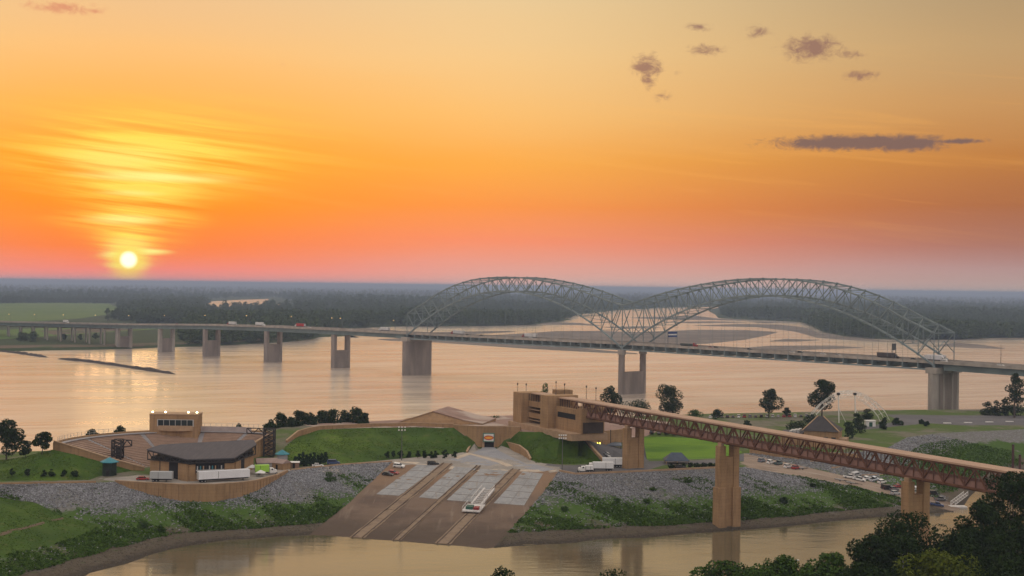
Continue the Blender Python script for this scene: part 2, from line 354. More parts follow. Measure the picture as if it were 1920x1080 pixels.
# mounds
m0_bot = L((-260,904,14),(0,902,14),(100,901,14),(168,900,14),(186,893,14))
m0_top = [Vector(p) for p in ((-146,537.0,14.6),(-150,536.6,15.8),(-160,535.8,18.6),(-168,535.2,20.8),(-176,534.4,22.6),(-181,537,21.6),(-190,545,18.6),(-202,552,16.0),(-225,560,14.3),(-330,566,14))]
TWL = [G(850,801,23), G(893,803.5,22.9), G(945,803.5,22.9), G(975,806,22.9)]      # wall over the tunnel
TWL = [Vector((p.x, p.y-(0.8 if i in (0,3) else 2.4), p.z)) for i, p in enumerate(TWL)]
def wfoot(px, z):                             # foot of that wall where it is seen at column px
    for a, b in zip(TWL, TWL[1:]):
        q = V(px, 815, a, b)
        if a.x-1e-3 <= q.x <= b.x+1e-3: return Vector((q.x, q.y-.35, z))
    return Vector((TWL[-1].x, TWL[-1].y-.35, z)) if px > 960 else Vector((TWL[0].x, TWL[0].y-.35, z))
m1_bot = L((548,880,14),(560,875,14),(640,870,14),(740,861,14),(850,851,14),(877,848,14))
m1_top = [wfoot(890,16.4), wfoot(872,19.4), wfoot(850.5,22.5)] + L((780,801,22.7),(700,802,22.8),(600,806,23),(560,817,21.6),(535,837,18.4),(528,850,16.2),(538,868,14.4))
m2_bot = L((993,862,14),(1005,868,14),(1060,871,14),(1130,868,14))
m2_top = L((1085,816,22),(1048,813,22.2),(1010,811,22.4),(1000,810,22.4)) + [wfoot(974.5,22.2), wfoot(957,18.6), wfoot(940,15.4)] + L((974,847,14.1))
lawn3 = L((1213,862,14),(1290,861,14),(1350,859,14),(1392,848,14.2),(1372,834,15.6),(1345,829,16.6),(1300,822,17.4),(1250,819,17.8),(1205,819,17.6))
# plaza (raised): front edge follows the mounds, back edge is out of sight
pl_front = [G(600,805,23.0), G(700,801,23.0), G(780,800,23.0), G(850,802,23.0)] + [G(893,803,23.0), G(945,803,23.0)] + [G(975,806,23.0), G(1010,810,23.0), G(1085,815,23.0), G(1165,806,23.0)]
pl_back = [Vector((78,672,23)), Vector((45,715,23)), Vector((-20,688,23)), Vector((-95,640,23))]
def inner(line, d):                           # a parallel line just uphill of a vertical face
    return [Vector((p.x, p.y+d, 14.0)) for p in line]

TP = []; TE = []
def brk(line, closed=False):
    o = len(TP); TP.extend(line); k = len(line)
    TE.extend([(o+i, o+i+1) for i in range(k-1)] + ([(o+k-1, o)] if closed else []))
for ln in (under, shore, crestL, wall_base, inner(wall_base, 0.35), crestM, ramp_edge_l, ramp_edge_r, crestR, la_low, la_up, terr, far_crest, far_toe): brk(ln)
for ln in (m0_bot+m0_top, m1_bot+m1_top, m2_bot+m2_top, lawn3): brk(ln, True)
for p in pl_front[:-1]: TP.append(Vector((p.x, p.y+0.6, 23.0)))
brk(pl_back)
brk([Vector((p.x+2, p.y+3, 14)) for p in pl_back])
brk([wfoot(897,14.0), wfoot(934,14.0)])
SVA, SVB = Vector((31.0,611.0,14)), Vector((53.0,634.0,14))               # foot of the service bay wall
brk([SVA+Vector((.4,-.5,0)), SVB+Vector((.4,-.5,0))]); brk([SVA+Vector((-.6,1.2,9)), SVB+Vector((-.6,1.2,9))]); brk([SVB+Vector((.6,.2,0)), SVB+Vector((4,14,3))])
TP += [Vector(p) for p in ((44,608,14),(55,622,14),(61,606,14),(48,596,14),(42,601,14),(60,630,14))]
TP += [G(1250,806,18), G(1300,806,18), G(1340,806,17.6), G(1215,803,18), G(1350,782,15), G(1450,784,14.6), G(1250,785,15.2), Vector((85,690,17)), G(40,1010,5.5), G(120,968,6.6), G(0,935,9.6), G(250,985,4.2), G(60,960,8)]
def cdt(pts, edges):
    vs, es, fs, ov, _, _ = delaunay_2d_cdt([Vector((p.x, p.y)) for p in pts], edges, [], 0, 1e-4)
    out = []
    for v, o in zip(vs, ov):
        if o: z = pts[o[0]].z
        else:
            best = None                           # a crossing of two lines: take the height from the nearer line
            for a, b in edges:
                A, B = pts[a].xy, pts[b].xy; d = B-A
                if d.length < 1e-6: continue
                s = max(0, min(1, (v-A).dot(d)/d.dot(d))); dist = (A+d*s-v).length
                if best is None or dist < best[0]: best = (dist, pts[a].z*(1-s)+pts[b].z*s)
            z = best[1]
        out.append((v.x, v.y, z))
    return out, fs
v1, f1 = cdt(TP, TE)
BV1 = BVHTree.FromPolygons(v1, f1)
def tin(x, y, default=-2.5):
    h = BV1.ray_cast(Vector((x, y, 500)), Vector((0, 0, -1)))
    return h[0].z if h[0] else default
def inpoly(x, y, poly):
    c = False; j = len(poly)-1
    for i in range(len(poly)):
        a, b = poly[i], poly[j]
        if (a.y > y) != (b.y > y) and x < (b.x-a.x)*(y-a.y)/(b.y-a.y)+a.x: c = not c
        j = i
    return c
R_RAMP = ramp_edge_l[:] + under[12:17] + ramp_edge_r[::-1]
R_RAMP = ramp_edge_l[:-1] + [shore[12]] + [under[12], under[13], under[14], under[15], under[16]] + [shore[16]] + ramp_edge_r[-2::-1]
R_LAUNCH = la_low + [under[26], under[27]] + la_up[::-1]
bank_l = crestL + wall_base + crestM + ramp_edge_l[1:-1] + [shore[12], under[12]] + under[11::-1]
bank_r = crestR + la_low[1:] + under[26:15:-1] + [shore[16]] + ramp_edge_r[-2::-1]
bank_n = la_up + [under[27]] + under[28:] + terr[::-1]
svc_yard = [SVA, SVB, Vector((60,634,14)), Vector((66,600,14)), G(1213,864,14), G(1130,869,14)]
drive = L((995,866,14),(1060,873,14),(1130,870,14),(1213,865,14),(1290,863.5,14),(1350,861.5,14),(1395,850,14),(1395,860,14),(1345,869,14),(1245,872,14),(1205,884,14),(1080,889,14),(1048,883,14))
lot = L((1660,776,14),(1760,777,14),(1960,776,14),(2200,772,14),(2200,790,14),(1960,797,14),(1800,797,14),(1740,793,14),(1700,798,14),(1625,806,14),(1600,805,14),(1690,789,14))
bench = L((-260,932,9.4),(-60,932,9.7),(0,935,9.5),(60,950,8.2),(122,969,6.7),(190,985,5.0),(150,1010,3.6),(80,1030,3.2),(0,1050,3.0),(-260,1090,2.8))
yard = L((186,897,14),(272,893,14),(350,897,14),(480,876,14),(530,868,14),(548,880,14),(545,883,14)) + [p.copy() for p in wall_base[::-1]]
REG = [('yard_pavement', yard, M_PAVE), ('lawn_bench', bench, M_LAWN), ('boat_ramp', R_RAMP, M_RAMP), ('launch_ramp', R_LAUNCH, M_LAUNCH), ('mound_lawn', m0_bot+m0_top, M_LAWN), ('mound_lawn', m1_bot+m1_top, M_LAWN), ('mound_lawn', m2_bot+m2_top, M_LAWN), ('lawn', lawn3, M_LAWN2),
       ('river_bank', bank_l, M_BANK), ('river_bank', bank_r, M_BANK), ('river_bank', bank_n, M_BANK), ('driveway', drive, M_ASPH), ('service_yard', svc_yard, M_ASPH), ('parking_lot', lot, M_ASPH),
       ('plaza', pl_front+pl_back, M_PLAZA)]
apron = L((545,881,14),(640,870.5,14),(740,861.5,14),(850,851.5,14),(877,848,14),(899,834,14),(934,834.5,14),(974,847.5,14),(993,862.5,14),(1004,868.5,14),(1049,884.5,14),(1000,886,14),(860,876,14),(735,868,14),(640,872.5,14))
apron2 = L((545,883,14),(735,863,14),(850,850,14),(880,846,14),(930,838,14),(1000,864,14),(1050,878,14),(1052,885,14),(1047,890,14),(735,873,14))
# fine mesh: same break lines, plus a jittered grid that follows them with a little unevenness
FP = list(TP); FE = list(TE)
def fbrk(poly):
    o = len(FP); k = len(poly); n = 0
    pts = []
    for i in range(k):
        a, b = poly[i], poly[(i+1) % k]; m = max(1, int((b-a).length/8))
        for s in range(m): q = a.lerp(b, s/m); pts.append(Vector((q.x, q.y, tin(q.x, q.y, q.z))))
    FP.extend(pts); FE.extend([(o+i, o+(i+1) % len(pts)) for i in range(len(pts))])
for poly in (drive, lot, bench): fbrk(poly)
def hsh(x, y, s): return math.sin(x*0.31/s+y*0.17/s)*math.sin(y*0.29/s-x*0.11/s+1.3) + 0.5*math.sin(x*0.83/s+2)*math.sin(y*0.77/s)
def grid(x0, x1, y0, y1, st):
    y = y0
    while y < y1:
        x = x0
        while x < x1:
            gx, gy = x+random.uniform(-.3,.3)*st, y+random.uniform(-.3,.3)*st
            h = BV1.ray_cast(Vector((gx, gy, 500)), Vector((0,0,-1)))
            if h[0] is not None:
                z = h[0].z; nz = abs(h[1].z)
                if nz > 0.75:                    # not on the faces of walls
                    bank = z < 13.6 and gy < 640
                    z += hsh(gx, gy, 1.6)*(0.22 if bank else 0.05) + (random.uniform(-.12,.12) if bank else 0)
                    FP.append(Vector((gx, gy, z)))
            x += st
        y += st
grid(-215, 200, 395, 560, 3.2); grid(-240, 230, 560, 700, 5.0); grid(-60, 420, 700, 960, 9.0)
v2, f2 = cdt(FP, FE)
M_EARTH = M_FIELD
ISLE = ground_mat('island_ground', [((0.075,0.115,0.025), None), ((0.16,0.145,0.11), NZ(0.03,0.45,0.6)), ((0.05,0.085,0.018), NZ(0.3,0.5,0.7,5,0.7))])
buckets = {}
zs = [p[2] for p in v2]
for f in f2:
    cx = sum(v2[i][0] for i in f)/len(f); cy = sum(v2[i][1] for i in f)/len(f); cz = sum(v2[i][2] for i in f)/len(f)
    key = None
    if (inpoly(cx, cy, apron) or inpoly(cx, cy, apron2)) and cz > 12.4 and cz < 14.9 and not inpoly(cx, cy, R_RAMP): key = 'apron'
    if key is None:
        for k, (nm, poly, m) in enumerate(REG):
            if inpoly(cx, cy, poly): key = k; break
    buckets.setdefault(key, []).append(f)
def region(name, faces, m):
    idx = {}; vs = []; fs = []
    for f in faces:
        t = []
        for i in f:
            if i not in idx: idx[i] = len(vs); vs.append(v2[i])
            t.append(idx[i])
        fs.append(tuple(t))
    me = bpy.data.meshes.new(name); me.from_pydata(vs, [], fs); me.materials.append(m); me.update()
    bm = bmesh.new(); bm.from_mesh(me)
    for fc in bm.faces:
        if fc.normal.z < 0: fc.normal_flip()
    bm.to_mesh(me); bm.free()
    return struct(link(name, me))
for k, fs in buckets.items():
    if k is None: region('island_ground', fs, ISLE)
    elif k == 'apron': region('pavement', fs, M_PAVE)
    else: region(REG[k][0], fs, REG[k][2])
BV2 = BVHTree.FromPolygons(v2, f2)
def gz(x, y):
    h = BV2.ray_cast(Vector((x, y, 500)), Vector((0, 0, -1)))
    return h[0].z if h[0] else 0.0
def OnG(px, py, z=14.0):                      # ground point under that sight line, refined on the real terrain
    h = BV2.ray_cast(Vector((0, 0, CAM_H)), ray(px, py).normalized())
    return h[0] if h[0] else G(px, py, z)

# near bank below the camera (only its trees and lamp posts show)
nb = MB(); nb.v = []; 
xs = [-400,-200,0,60,110,160,260,420]; ys_sh = [330,330,345,372,396,402,410,440]
for i, (x, y) in enumerate(zip(xs, ys_sh)):
    for (yy, z) in ((60, 16), (y-60, 15), (y-30, 10), (y-8, 1.0), (y+6, -2)): nb.v.append((x, yy, z))
for i in range(len(xs)-1):
    for j in range(4): o = i*5+j; nb.f.append((o, o+5, o+6, o+1))
struct(nb.build('near_bank', M_LAWN))

# ------------------------------------------------------------------ the river
def water_mat(name, base, rough, big, fine, amp, ior, base2):
    m = bpy.data.materials.new(name); m.use_nodes = True; nt = m.node_tree; b = nt.nodes['Principled BSDF']
    b.inputs['Base Color'].default_value = (*base, 1); b.inputs['Roughness'].default_value = rough
    b.inputs['IOR'].default_value = ior; b.inputs['Specular IOR Level'].default_value = 0.5
    g = nt.nodes.new('ShaderNodeNewGeometry'); pos = E(nt, g.outputs['Position']); x, y, z = sep(nt, pos)
    cur = noise(nt, comb(nt, (x+y*0.5)*0.004, (y-x*0.35)*0.02, 0.0), 1.0, 5, 0.6, 0.8)          # slow current bands
    w1 = noise(nt, comb(nt, x*big*0.35, y*big, 1.0), 1.0, 5, 0.6, 0.3)
    w2 = noise(nt, comb(nt, x*fine*0.5, y*fine, 3.0), 1.0, 4, 0.6)
    h = w1*amp*(cur.ss(0.36, 0.62, 0.55, 1.35)) + w2*amp*0.22
    bn = nt.nodes.new('ShaderNodeBump'); bn.inputs['Distance'].default_value = 1.0; bn.inputs['Strength'].default_value = 1.0
    nt.links.new(h.s, bn.inputs['Height']); nt.links.new(bn.outputs[0], b.inputs['Normal'])
    silt = noise(nt, comb(nt, (x+y*0.3)*0.0022, (y-x*0.5)*0.009, 5.0), 1.0, 6, 0.62, 1.2).ss(0.40, 0.66)
    nt.links.new(mixc(nt, silt, base, base2).s, b.inputs['Base Color'])
    nt.links.new(cur.ss(0.35, 0.7, rough*0.8, rough*1.35).s, b.inputs['Roughness'])
    MATS[name] = m; return m
M_RIVER = water_mat('muddy_river_water', (0.60,0.51,0.42), 0.18, 0.10, 0.6, 0.75, 1.9, (0.46,0.37,0.29))
M_HARB = water_mat('calm_harbour_water', (0.13,0.11,0.068), 0.06, 0.22, 1.4, 0.07, 1.5, (0.09,0.077,0.045))
BIG = 42000.0
# harbour and open river are one level sheet in two pieces
hx = [(-1200, 390), (-1200, -500), (2500, -500), (2500, 760), (560, 900), (300, 760), (200, 640), (150, 570), (0, 520), (-250, 440)]
def sheet(name, poly, m, z=0.0):
    me = bpy.data.meshes.new(name); me.from_pydata([(p[0], p[1], z) for p in poly], [], [tuple(range(len(poly)))]); me.materials.append(m); me.update()
    if me.polygons[0].normal.z < 0: me.flip_normals()
    return struct(link(name, me))
sheet('harbour_water', hx, M_HARB, 0.004)
sheet('river_water', [(-BIG, -1500), (BIG, -1500), (BIG, BIG), (-BIG, BIG)], M_RIVER)

# ------------------------------------------------------------------ far bank, sandbars and woods
def land(name, pts, m, h, bank=12.0, z0=-0.6):
    """flat land with a sloping bank; pts surveyed at water level"""
    P_ = [G(x, y, 0.0) if not isinstance(x, Vector) else x for x, y in pts]
    cx = sum(p.x for p in P_)/len(P_); cy = sum(p.y for p in P_)/len(P_)
    n = len(P_); A = sum(P_[i].x*P_[(i+1)%n].y - P_[(i+1)%n].x*P_[i].y for i in range(n))
    s = 1 if A > 0 else -1; ins = []
    for i in range(n):
        t = (P_[(i+1)%n]-P_[i-1]).normalized(); ins.append(Vector((P_[i].x - t.y*bank*s, P_[i].y + t.x*bank*s, h)))
    from mathutils.geometry import tessellate_polygon
    vs = [(p.x, p.y, z0) for p in P_] + [tuple(p) for p in ins]
    fs = [(i, (i+1)%n, n+(i+1)%n, n+i) for i in range(n)] + [tuple(n+i for i in t) for t in tessellate_polygon([ins])]
    me = bpy.data.meshes.new(name); me.from_pydata(vs, [], fs); me.materials.append(m); me.update()
    bm = bmesh.new(); bm.from_mesh(me)
    for fc in bm.faces:
        if fc.normal.z < 0: fc.normal_flip()
    bm.to_mesh(me); bm.free()
    return struct(link(name, me)), ins
FARV = lambda x, y: (Vector((x, y, 0)), None)
left_shore = [(-500,668),(-120,664),(0,659),(60,658),(100,657),(160,656),(215,655),(270,653),(330,651),(400,649),(470,645),(530,642),(590,636),(600,632.5),(650,630),(676,633),(655,626),(600,622),(640,617),(700,614),(760,611.5),(850,612),(930,611),(1000,609),(1045,604),(1072,599),(1050,594.5),(1080,590),(1120,586),(1160,582),(1230,578),(1340,575)]
land_l, ins_l = land('far_bank', left_shore + [FARV(9000, 40000), FARV(-30000, 40000), FARV(-30000, 1500)], M_FIELD, 3.0, 14)
right_shore = [(1345,577),(1325,581.5),(1340,590),(1345,596),(1390,599),(1450,601),(1500,604),(1520,612),(1540,622),(1580,630),(1640,635),(1720,637),(1790,636.5),(1860,634),(1960,632),(2300,630)]
land_r, ins_r = land('far_shore', right_shore + [FARV(30000, 4000), FARV(30000, 40000), FARV(9200, 40000)], M_FIELD, 3.0, 14)
bars = [[(705,636.5),(760,634.5),(800,636),(880,641),(960,645),(1050,650),(1130,657),(1200,663.5),(1130,661.5),(1000,654.5),(900,648),(800,641),(730,639)],
        [(880,630.5),(960,627),(1040,621.5),(1120,621),(1200,623.5),(1300,619),(1400,619.5),(1460,623),(1440,629),(1400,637),(1330,644.5),(1200,648),(1080,645),(960,639)],
        [(770,625),(860,622.5),(950,621),(970,622.5),(880,627),(800,629)], [(1300,610.5),(1390,608),(1460,609),(1510,614),(1540,625),(1600,634.5),(1660,639.5),(1600,638.5),(1530,633.5),(1490,622),(1420,613.5)], [(1470,636),(1540,638),(1500,640.5),(1440,640)], [(1130,613.5),(1210,612),(1240,614.5),(1170,616.5)],
        [(1330,657),(1440,649),(1560,648.5),(1622,652.5),(1540,655),(1430,660)],
        [(1790,643),(1850,648),(1888,654),(1820,653),(1750,648)],
        [(980,603),(1040,605),(1090,606),(1130,611),(1080,609.5),(1020,608.5)],
        [(1180,596),(1300,592),(1345,597.5),(1420,601),(1330,600),(1250,599.5)],
        [(1400,603.5),(1470,604),(1440,606.5)],
        [(1240,604.0),(1340,603.0),(1400,605.0),(1300,606.2)]]
for b in bars: land('sandbar', b, M_SAND, 0.9, 5.0)
land('shore_flat', [(-300,664.5),(0,658.5),(215,654.6),(330,650.6),(470,644.4),(585,635.5),(560,633),(470,639),(330,645),(215,649),(0,652)], M_MUD, 3.4, 10)
land('crop_field', [(-400,584),(-100,574.5),(0,570),(120,569.5),(205,571),(225,580),(205,592),(150,600),(60,606),(-60,612),(-400,622)], M_CROP, 3.25, 4)
land('crop_field', [(-100,628),(40,620),(150,616),(270,612),(330,611),(345,617),(200,627),(60,637),(-100,645)], M_CROP, 3.3, 4)
land('plough_land', [(70,624),(180,617.5),(290,614),(300,618),(190,627),(100,632)], M_MUD, 3.5, 3)
for lk in ([(383,566),(440,562.5),(505,560.5),(498,566),(520,571),(470,575),(430,577),(400,575)], [(500,571),(545,570),(540,574),(510,574.5)]):
    sheet('oxbow_lake', [G(x, y, 4.2) for x, y in lk], M_RIVER, 4.2)

# ------------------------------------------------------------------ the double arch road bridge
M_STEEL = mat('blue_grey_steel_paint', (0.20,0.255,0.27), 0.55, 0.3, 0.15, spec=0.4)
M_STEEL_D = mat('deck_steel_paint', (0.16,0.21,0.215), 0.6, 0.3, 0.1)
M_PIER = mat('river_stained_pier_concrete', (0.30,0.255,0.225), 0.9, 0.35, 0.12, stretch=(1,1,0.25), bump=0.05)
M_PIERL = mat('pale_pier_concrete', (0.40,0.36,0.32), 0.9, 0.3, 0.15, stretch=(1,1,0.3))
M_ROAD = mat('bridge_road_asphalt', (0.15,0.135,0.125), 0.9, 0.25, 0.05)
P1 = D(782, 665, 1360.0).xy; P2 = D(1185.5, 690, 1150.0).xy
be = (P2-P1); SPAN = be.length; be.normalize(); bn_ = Vector((-be.y, be.x))
if bn_.y < 0: bn_ = -bn_
def B(s, o, z): p = P1 + be*s + bn_*o; return Vector((p.x, p.y, z))
_prof = [(-1500,20.0),(-1012,24.0),(-611,31.6),(-499,34.6),(-390,37.5),(-257,39.6),(-128,40.4),(0,40.6),(SPAN,42.0),(2*SPAN,40.6),(2*SPAN+300,36.5),(2*SPAN+700,30)]
def deck_z(s):
    for (a, za), (b, zb) in zip(_prof, _prof[1:]):
        if a <= s <= b: return za + (zb-za)*(s-a)/(b-a)
    return _prof[0][1] if s < _prof[0][0] else _prof[-1][1]
bridge = wthing('arch_bridge', 'long blue grey steel road bridge with two truss arches across the wide river', 'bridge', (P1.x, P1.y, 0))
def strip(mb, o0, o1, za, zb, s0, s1, step=20.0):     # a long rail that follows the deck profile
    n = max(1, int((s1-s0)/step))
    for i in range(n):
        a = s0+(s1-s0)*i/n; b = s0+(s1-s0)*(i+1)/n; A, Z = deck_z(a), deck_z(b)
        mb.hexa([B(a,o0,A+za), B(b,o0,Z+za), B(b,o1,Z+za), B(a,o1,A+za)], [B(a,o0,A+zb), B(b,o0,Z+zb), B(b,o1,Z+zb), B(a,o1,A+zb)])
    return mb
S0, S1 = -1400, 2*SPAN+560
dk = strip(MB(), -12.2, 12.2, -0.9, 0.0, S0, S1).build('deck', M_ROAD, bridge)
for sg in (-1, 1):
    strip(MB(), sg*12.3, sg*12.75, -1.0, 1.0, S0, S1).build('parapet', M_PIERL, bridge)
strip(MB(), -0.3, 0.3, 0.0, 0.9, S0, S1).build('median_barrier', M_PIERL, bridge)
for sg in (-1, 1):                                    # approach girders and the tie girders of the arch spans
    strip(MB(), sg*10.2, sg*10.7, -5.2, -1.02, S0, -6).build('girder', M_STEEL_D, bridge)
    strip(MB(), sg*10.2, sg*10.7, -5.2, -1.02, 2*SPAN+6, S1).build('girder', M_STEEL_D, bridge)
    strip(MB(), sg*12.7, sg*13.5, -5.6, -4.5, -4, 2*SPAN+4).build('tie_girder', M_STEEL, bridge)
    strip(MB(), sg*7.0, sg*7.5, -3.4, -0.92, -4, 2*SPAN+4).build('stringer', M_STEEL_D, bridge)
NP = 24; PL = SPAN/NP
low = [38.4 + 45.1*(1-((12-i)/12.0)**2) for i in range(13)]
topA = [60,65,69.7,75.3,80.2,84.5,88,90.8,93,94.5,95.3,95.8,96]                 # outer half
topB = [96,95.8,95.2,94.2,92.8,91.2,89.3,87.1,84.6,81.7,78.6,75.6,73.6]          # half towards the middle pier
for k in range(2):
    part = link('arch_span', None, bridge); WTk = part       # an arch span groups its own members
    def s_of(i): return k*SPAN + i*PL
    def lo_z(i): return low[i] if i <= 12 else low[24-i]
    def up_z(i):
        j = i if k == 0 else 24-i
        return topA[j] if j <= 12 else topB[j-12]
    for sg in (-1, 1):
        o = sg*13.0
        U = [B(s_of(i), o, up_z(i)) for i in range(NP+1)]; Lw = [B(s_of(i), o, lo_z(i)) for i in range(NP+1)]
        tch = MB(); bch = MB()
        for i in range(NP):
            tch.bar(U[i], U[i+1], .95, 1.05); bch.bar(Lw[i], Lw[i+1], 1.1, 1.15)
        for i in range(1, NP):
            for q in (U[i], Lw[i]): member('gusset_plate', q-Vector((0,0,.8)), q+Vector((0,0,.8)), 1.25, 1.6, M_STEEL, part)
        tch.build('top_chord', M_STEEL, part); bch.build('bottom_chord', M_STEEL, part)
        for i in range(NP+1):
            if i in (0, NP) and ((k == 0 and i == NP) or (k == 1 and i == 0)) and k == 1: continue
            member('vertical', Lw[i], U[i], 0.5, 0.5, M_STEEL, part)
        for i in range(NP):
            a, b = (U[i], Lw[i+1]) if i < 12 else (Lw[i], U[i+1])
            member('diagonal', a, b, 0.55, 0.55, M_STEEL, part)
        for i in range(1, NP):
            dz_ = deck_z(s_of(i))
            if Lw[i].z > dz_+2: member('hanger', B(s_of(i), o, dz_-4.6), Lw[i], 0.16, 0.16, M_STEEL, part)
        for i in (0, NP):
            if k == 1 and i == 0: continue
            member('vertical', B(s_of(i), o, 37.0), Lw[i], 1.5, 1.5, M_STEEL, part)
    for i in range(0, NP+1):                              # lateral struts and crossed wind bracing
        if k == 1 and i == 0: continue
        zt = up_z(i); zl = lo_z(i); s = s_of(i)
        member('strut', B(s,-13,zt), B(s,13,zt), 0.5, 0.5, M_STEEL, part)
        if zl > deck_z(s)+9:
            member('strut', B(s,-13,zl), B(s,13,zl), 0.5, 0.5, M_STEEL, part)
            member('sway_brace', B(s,-13,zt), B(s,0,zl), 0.36, 0.36, M_STEEL, part); member('sway_brace', B(s,13,zt), B(s,0,zl), 0.36, 0.36, M_STEEL, part)
        else:
            zz = max(deck_z(s)+8.0, zl+4)
            if zt > zz+4:
                member('sway_brace', B(s,-13,zz-2), B(s,0,min(zt,zz+6)), 0.4, 0.4, M_STEEL, part); member('sway_brace', B(s,13,zz-2), B(s,0,min(zt,zz+6)), 0.4, 0.4, M_STEEL, part)
        if i < NP:
            zt2 = up_z(i+1); s2 = s_of(i+1)
            member('wind_brace', B(s,-13,zt), B(s2,13,zt2), 0.26, 0.26, M_STEEL, part); member('wind_brace', B(s,13,zt), B(s2,-13,zt2), 0.26, 0.26, M_STEEL, part)
            if zl > deck_z(s)+14 and lo_z(i+1) > deck_z(s2)+14:
                member('wind_brace', B(s,-13,zl), B(s2,13,lo_z(i+1)), 0.3, 0.3, M_STEEL, part)
        dz_ = deck_z(s)
        member('floor_beam', B(s,-13.4,dz_-3.0), B(s,13.4,dz_-3.0), 0.8, 4.0, M_STEEL, part)
# piers
def cyl_pier(mb, s, o, z0, z1, r0, r1): mb.cyl(B(s,o,z0), B(s,o,z1), r0, r1, 14)
def blk(mb, s0, s1, o0, o1, z0, z1): return mb.hexa([B(s0,o0,z0),B(s1,o0,z0),B(s1,o1,z0),B(s0,o1,z0)], [B(s0,o0,z1),B(s1,o0,z1),B(s1,o1,z1),B(s0,o1,z1)])
def pier_round(s, half, r, wall_top, top, z0=-3):
    p = blk(MB(), s-r*0.72, s+r*0.72, -half, half, z0, wall_top).build('pier', M_PIER, bridge)
    for sg in (-1, 1):
        m = MB(); cyl_pier(m, s, sg*half, z0, top-4, r, r*0.94); m.build('column', M_PIER, p)
        m = MB(); cyl_pier(m, s, sg*half, top-4, top, r*1.22, r*1.22); m.build('cap', M_PIERL, p)
pier_round(SPAN, 13.0, 2.8, 18.5, 36.9, -3)
p = blk(MB(), -4.0, 4.0, -14.5, 14.5, -3, 33.0).build('pier', M_PIER, bridge)
for sg in (-1, 1):
    m = MB(); cyl_pier(m, 0, sg*13.0, -3, 33, 4.3, 4.25); m.build('column', M_PIER, p)
blk(MB(), -5.0, 5.0, -16.5, 16.5, 33.0, 36.9).build('cap', M_PIERL, p)
s = 2*SPAN
p = blk(MB(), s-3.2, s+3.2, -13, 13, -3, 33.0).build('pier', M_PIER, bridge)
for o in (-13, 13):
    m = MB(); cyl_pier(m, s, o, -3, 33, 3.6, 3.5); m.build('column', M_PIERL, p)
for o in (-5.5, 5.5): blk(MB(), s-3.7, s+3.7, o-1.2, o+1.2, -3, 33).build('pilaster', M_PIERL, p)
blk(MB(), s-4.2, s+4.2, -16.5, 16.5, 33.0, 36.9).build('cap', M_PIERL, p)
for s, wt in ((-128,18.5),(-257,19.5),(-390,19),(-499,17.5),(-611,16)):
    zt = deck_z(s)-5.25
    p = blk(MB(), s-2.3, s+2.3, -8.6, 8.6, -3, wt).build('pier', M_PIER, bridge)
    for sg in (-1, 1):
        m = MB(); blk(m, s-2.8, s+2.8, sg*8.6-2.1, sg*8.6+2.1, -3, zt-0.02); m.build('column', M_PIERL if s < -480 else M_PIER, p, bevel=0.5)
for s in [-650-i*44 for i in range(0, 13)]:              # slender bents of the land approach
    zt = deck_z(s)-5.25; m = MB()
    p = blk(MB(), s-1.0, s+1.0, -10.8, 10.8, zt-1.6, zt-0.02).build('pier', M_PIERL, bridge)
    for o in (-8, 8): mm = MB(); cyl_pier(mm, s, o, 2.0, zt-1.6, 1.2, 1.2); mm.build('column', M_PIERL, p)
for s in [2*SPAN+110, 2*SPAN+230, 2*SPAN+350]:
    zt = deck_z(s)-5.25
    p = blk(MB(), s-2.0, s+2.0, -8.6, 8.6, 0, 16).build('pier', M_PIER, bridge)
    for sg in (-1, 1): blk(MB(), s-2.4, s+2.4, sg*8.6-2, sg*8.6+2, 0, zt-0.02).build('column', M_PIERL, p)
# overhead sign gantries on the bridge
M_BLUE = mat('blue_sign_face', (0.03,0.07,0.22), 0.5, 0.1, 1); M_SIGNB = mat('sign_backing_steel', (0.12,0.13,0.14), 0.6, 0.2, 1)
M_WHITE = mat('white_paint', (0.72,0.71,0.68), 0.5, 0.12, 0.8)
s = SPAN+38; zd = deck_z(s)+6.5
q = B(s, 6, zd); sg_ = wthing('road_sign', 'blue and white overhead sign panel on the bridge beside the middle pier', 'sign', (q.x, q.y, deck_z(s)))
for j, (z0, z1, m) in enumerate(((zd, zd+1.5, M_BLUE), (zd+1.5, zd+2.6, M_WHITE), (zd+2.6, zd+4.4, M_BLUE))):
    blk(MB(), s-.15, s+.15, 1, 11.5, z0, z1).build('sign_panel', m, sg_)
for o in (0.6, 11.9): member('post', B(s,o,deck_z(s)), B(s,o,zd+4.6), .4, .4, M_SIGNB, sg_)
s = 2*SPAN-34; zd = deck_z(s)+6.3
q = B(s, -6, zd); sg_ = wthing('road_sign', 'dark back of an overhead sign under the truss near the land pier', 'sign', (q.x, q.y, deck_z(s)))
blk(MB(), s-.15, s+.15, -9.5, -5.5, zd, zd+4.6).build('sign_panel', M_SIGNB, sg_)
for o in (-9.8, -5.2): member('post', B(s,o,deck_z(s)), B(s,o,zd+4.8), .4, .4, M_SIGNB, sg_)

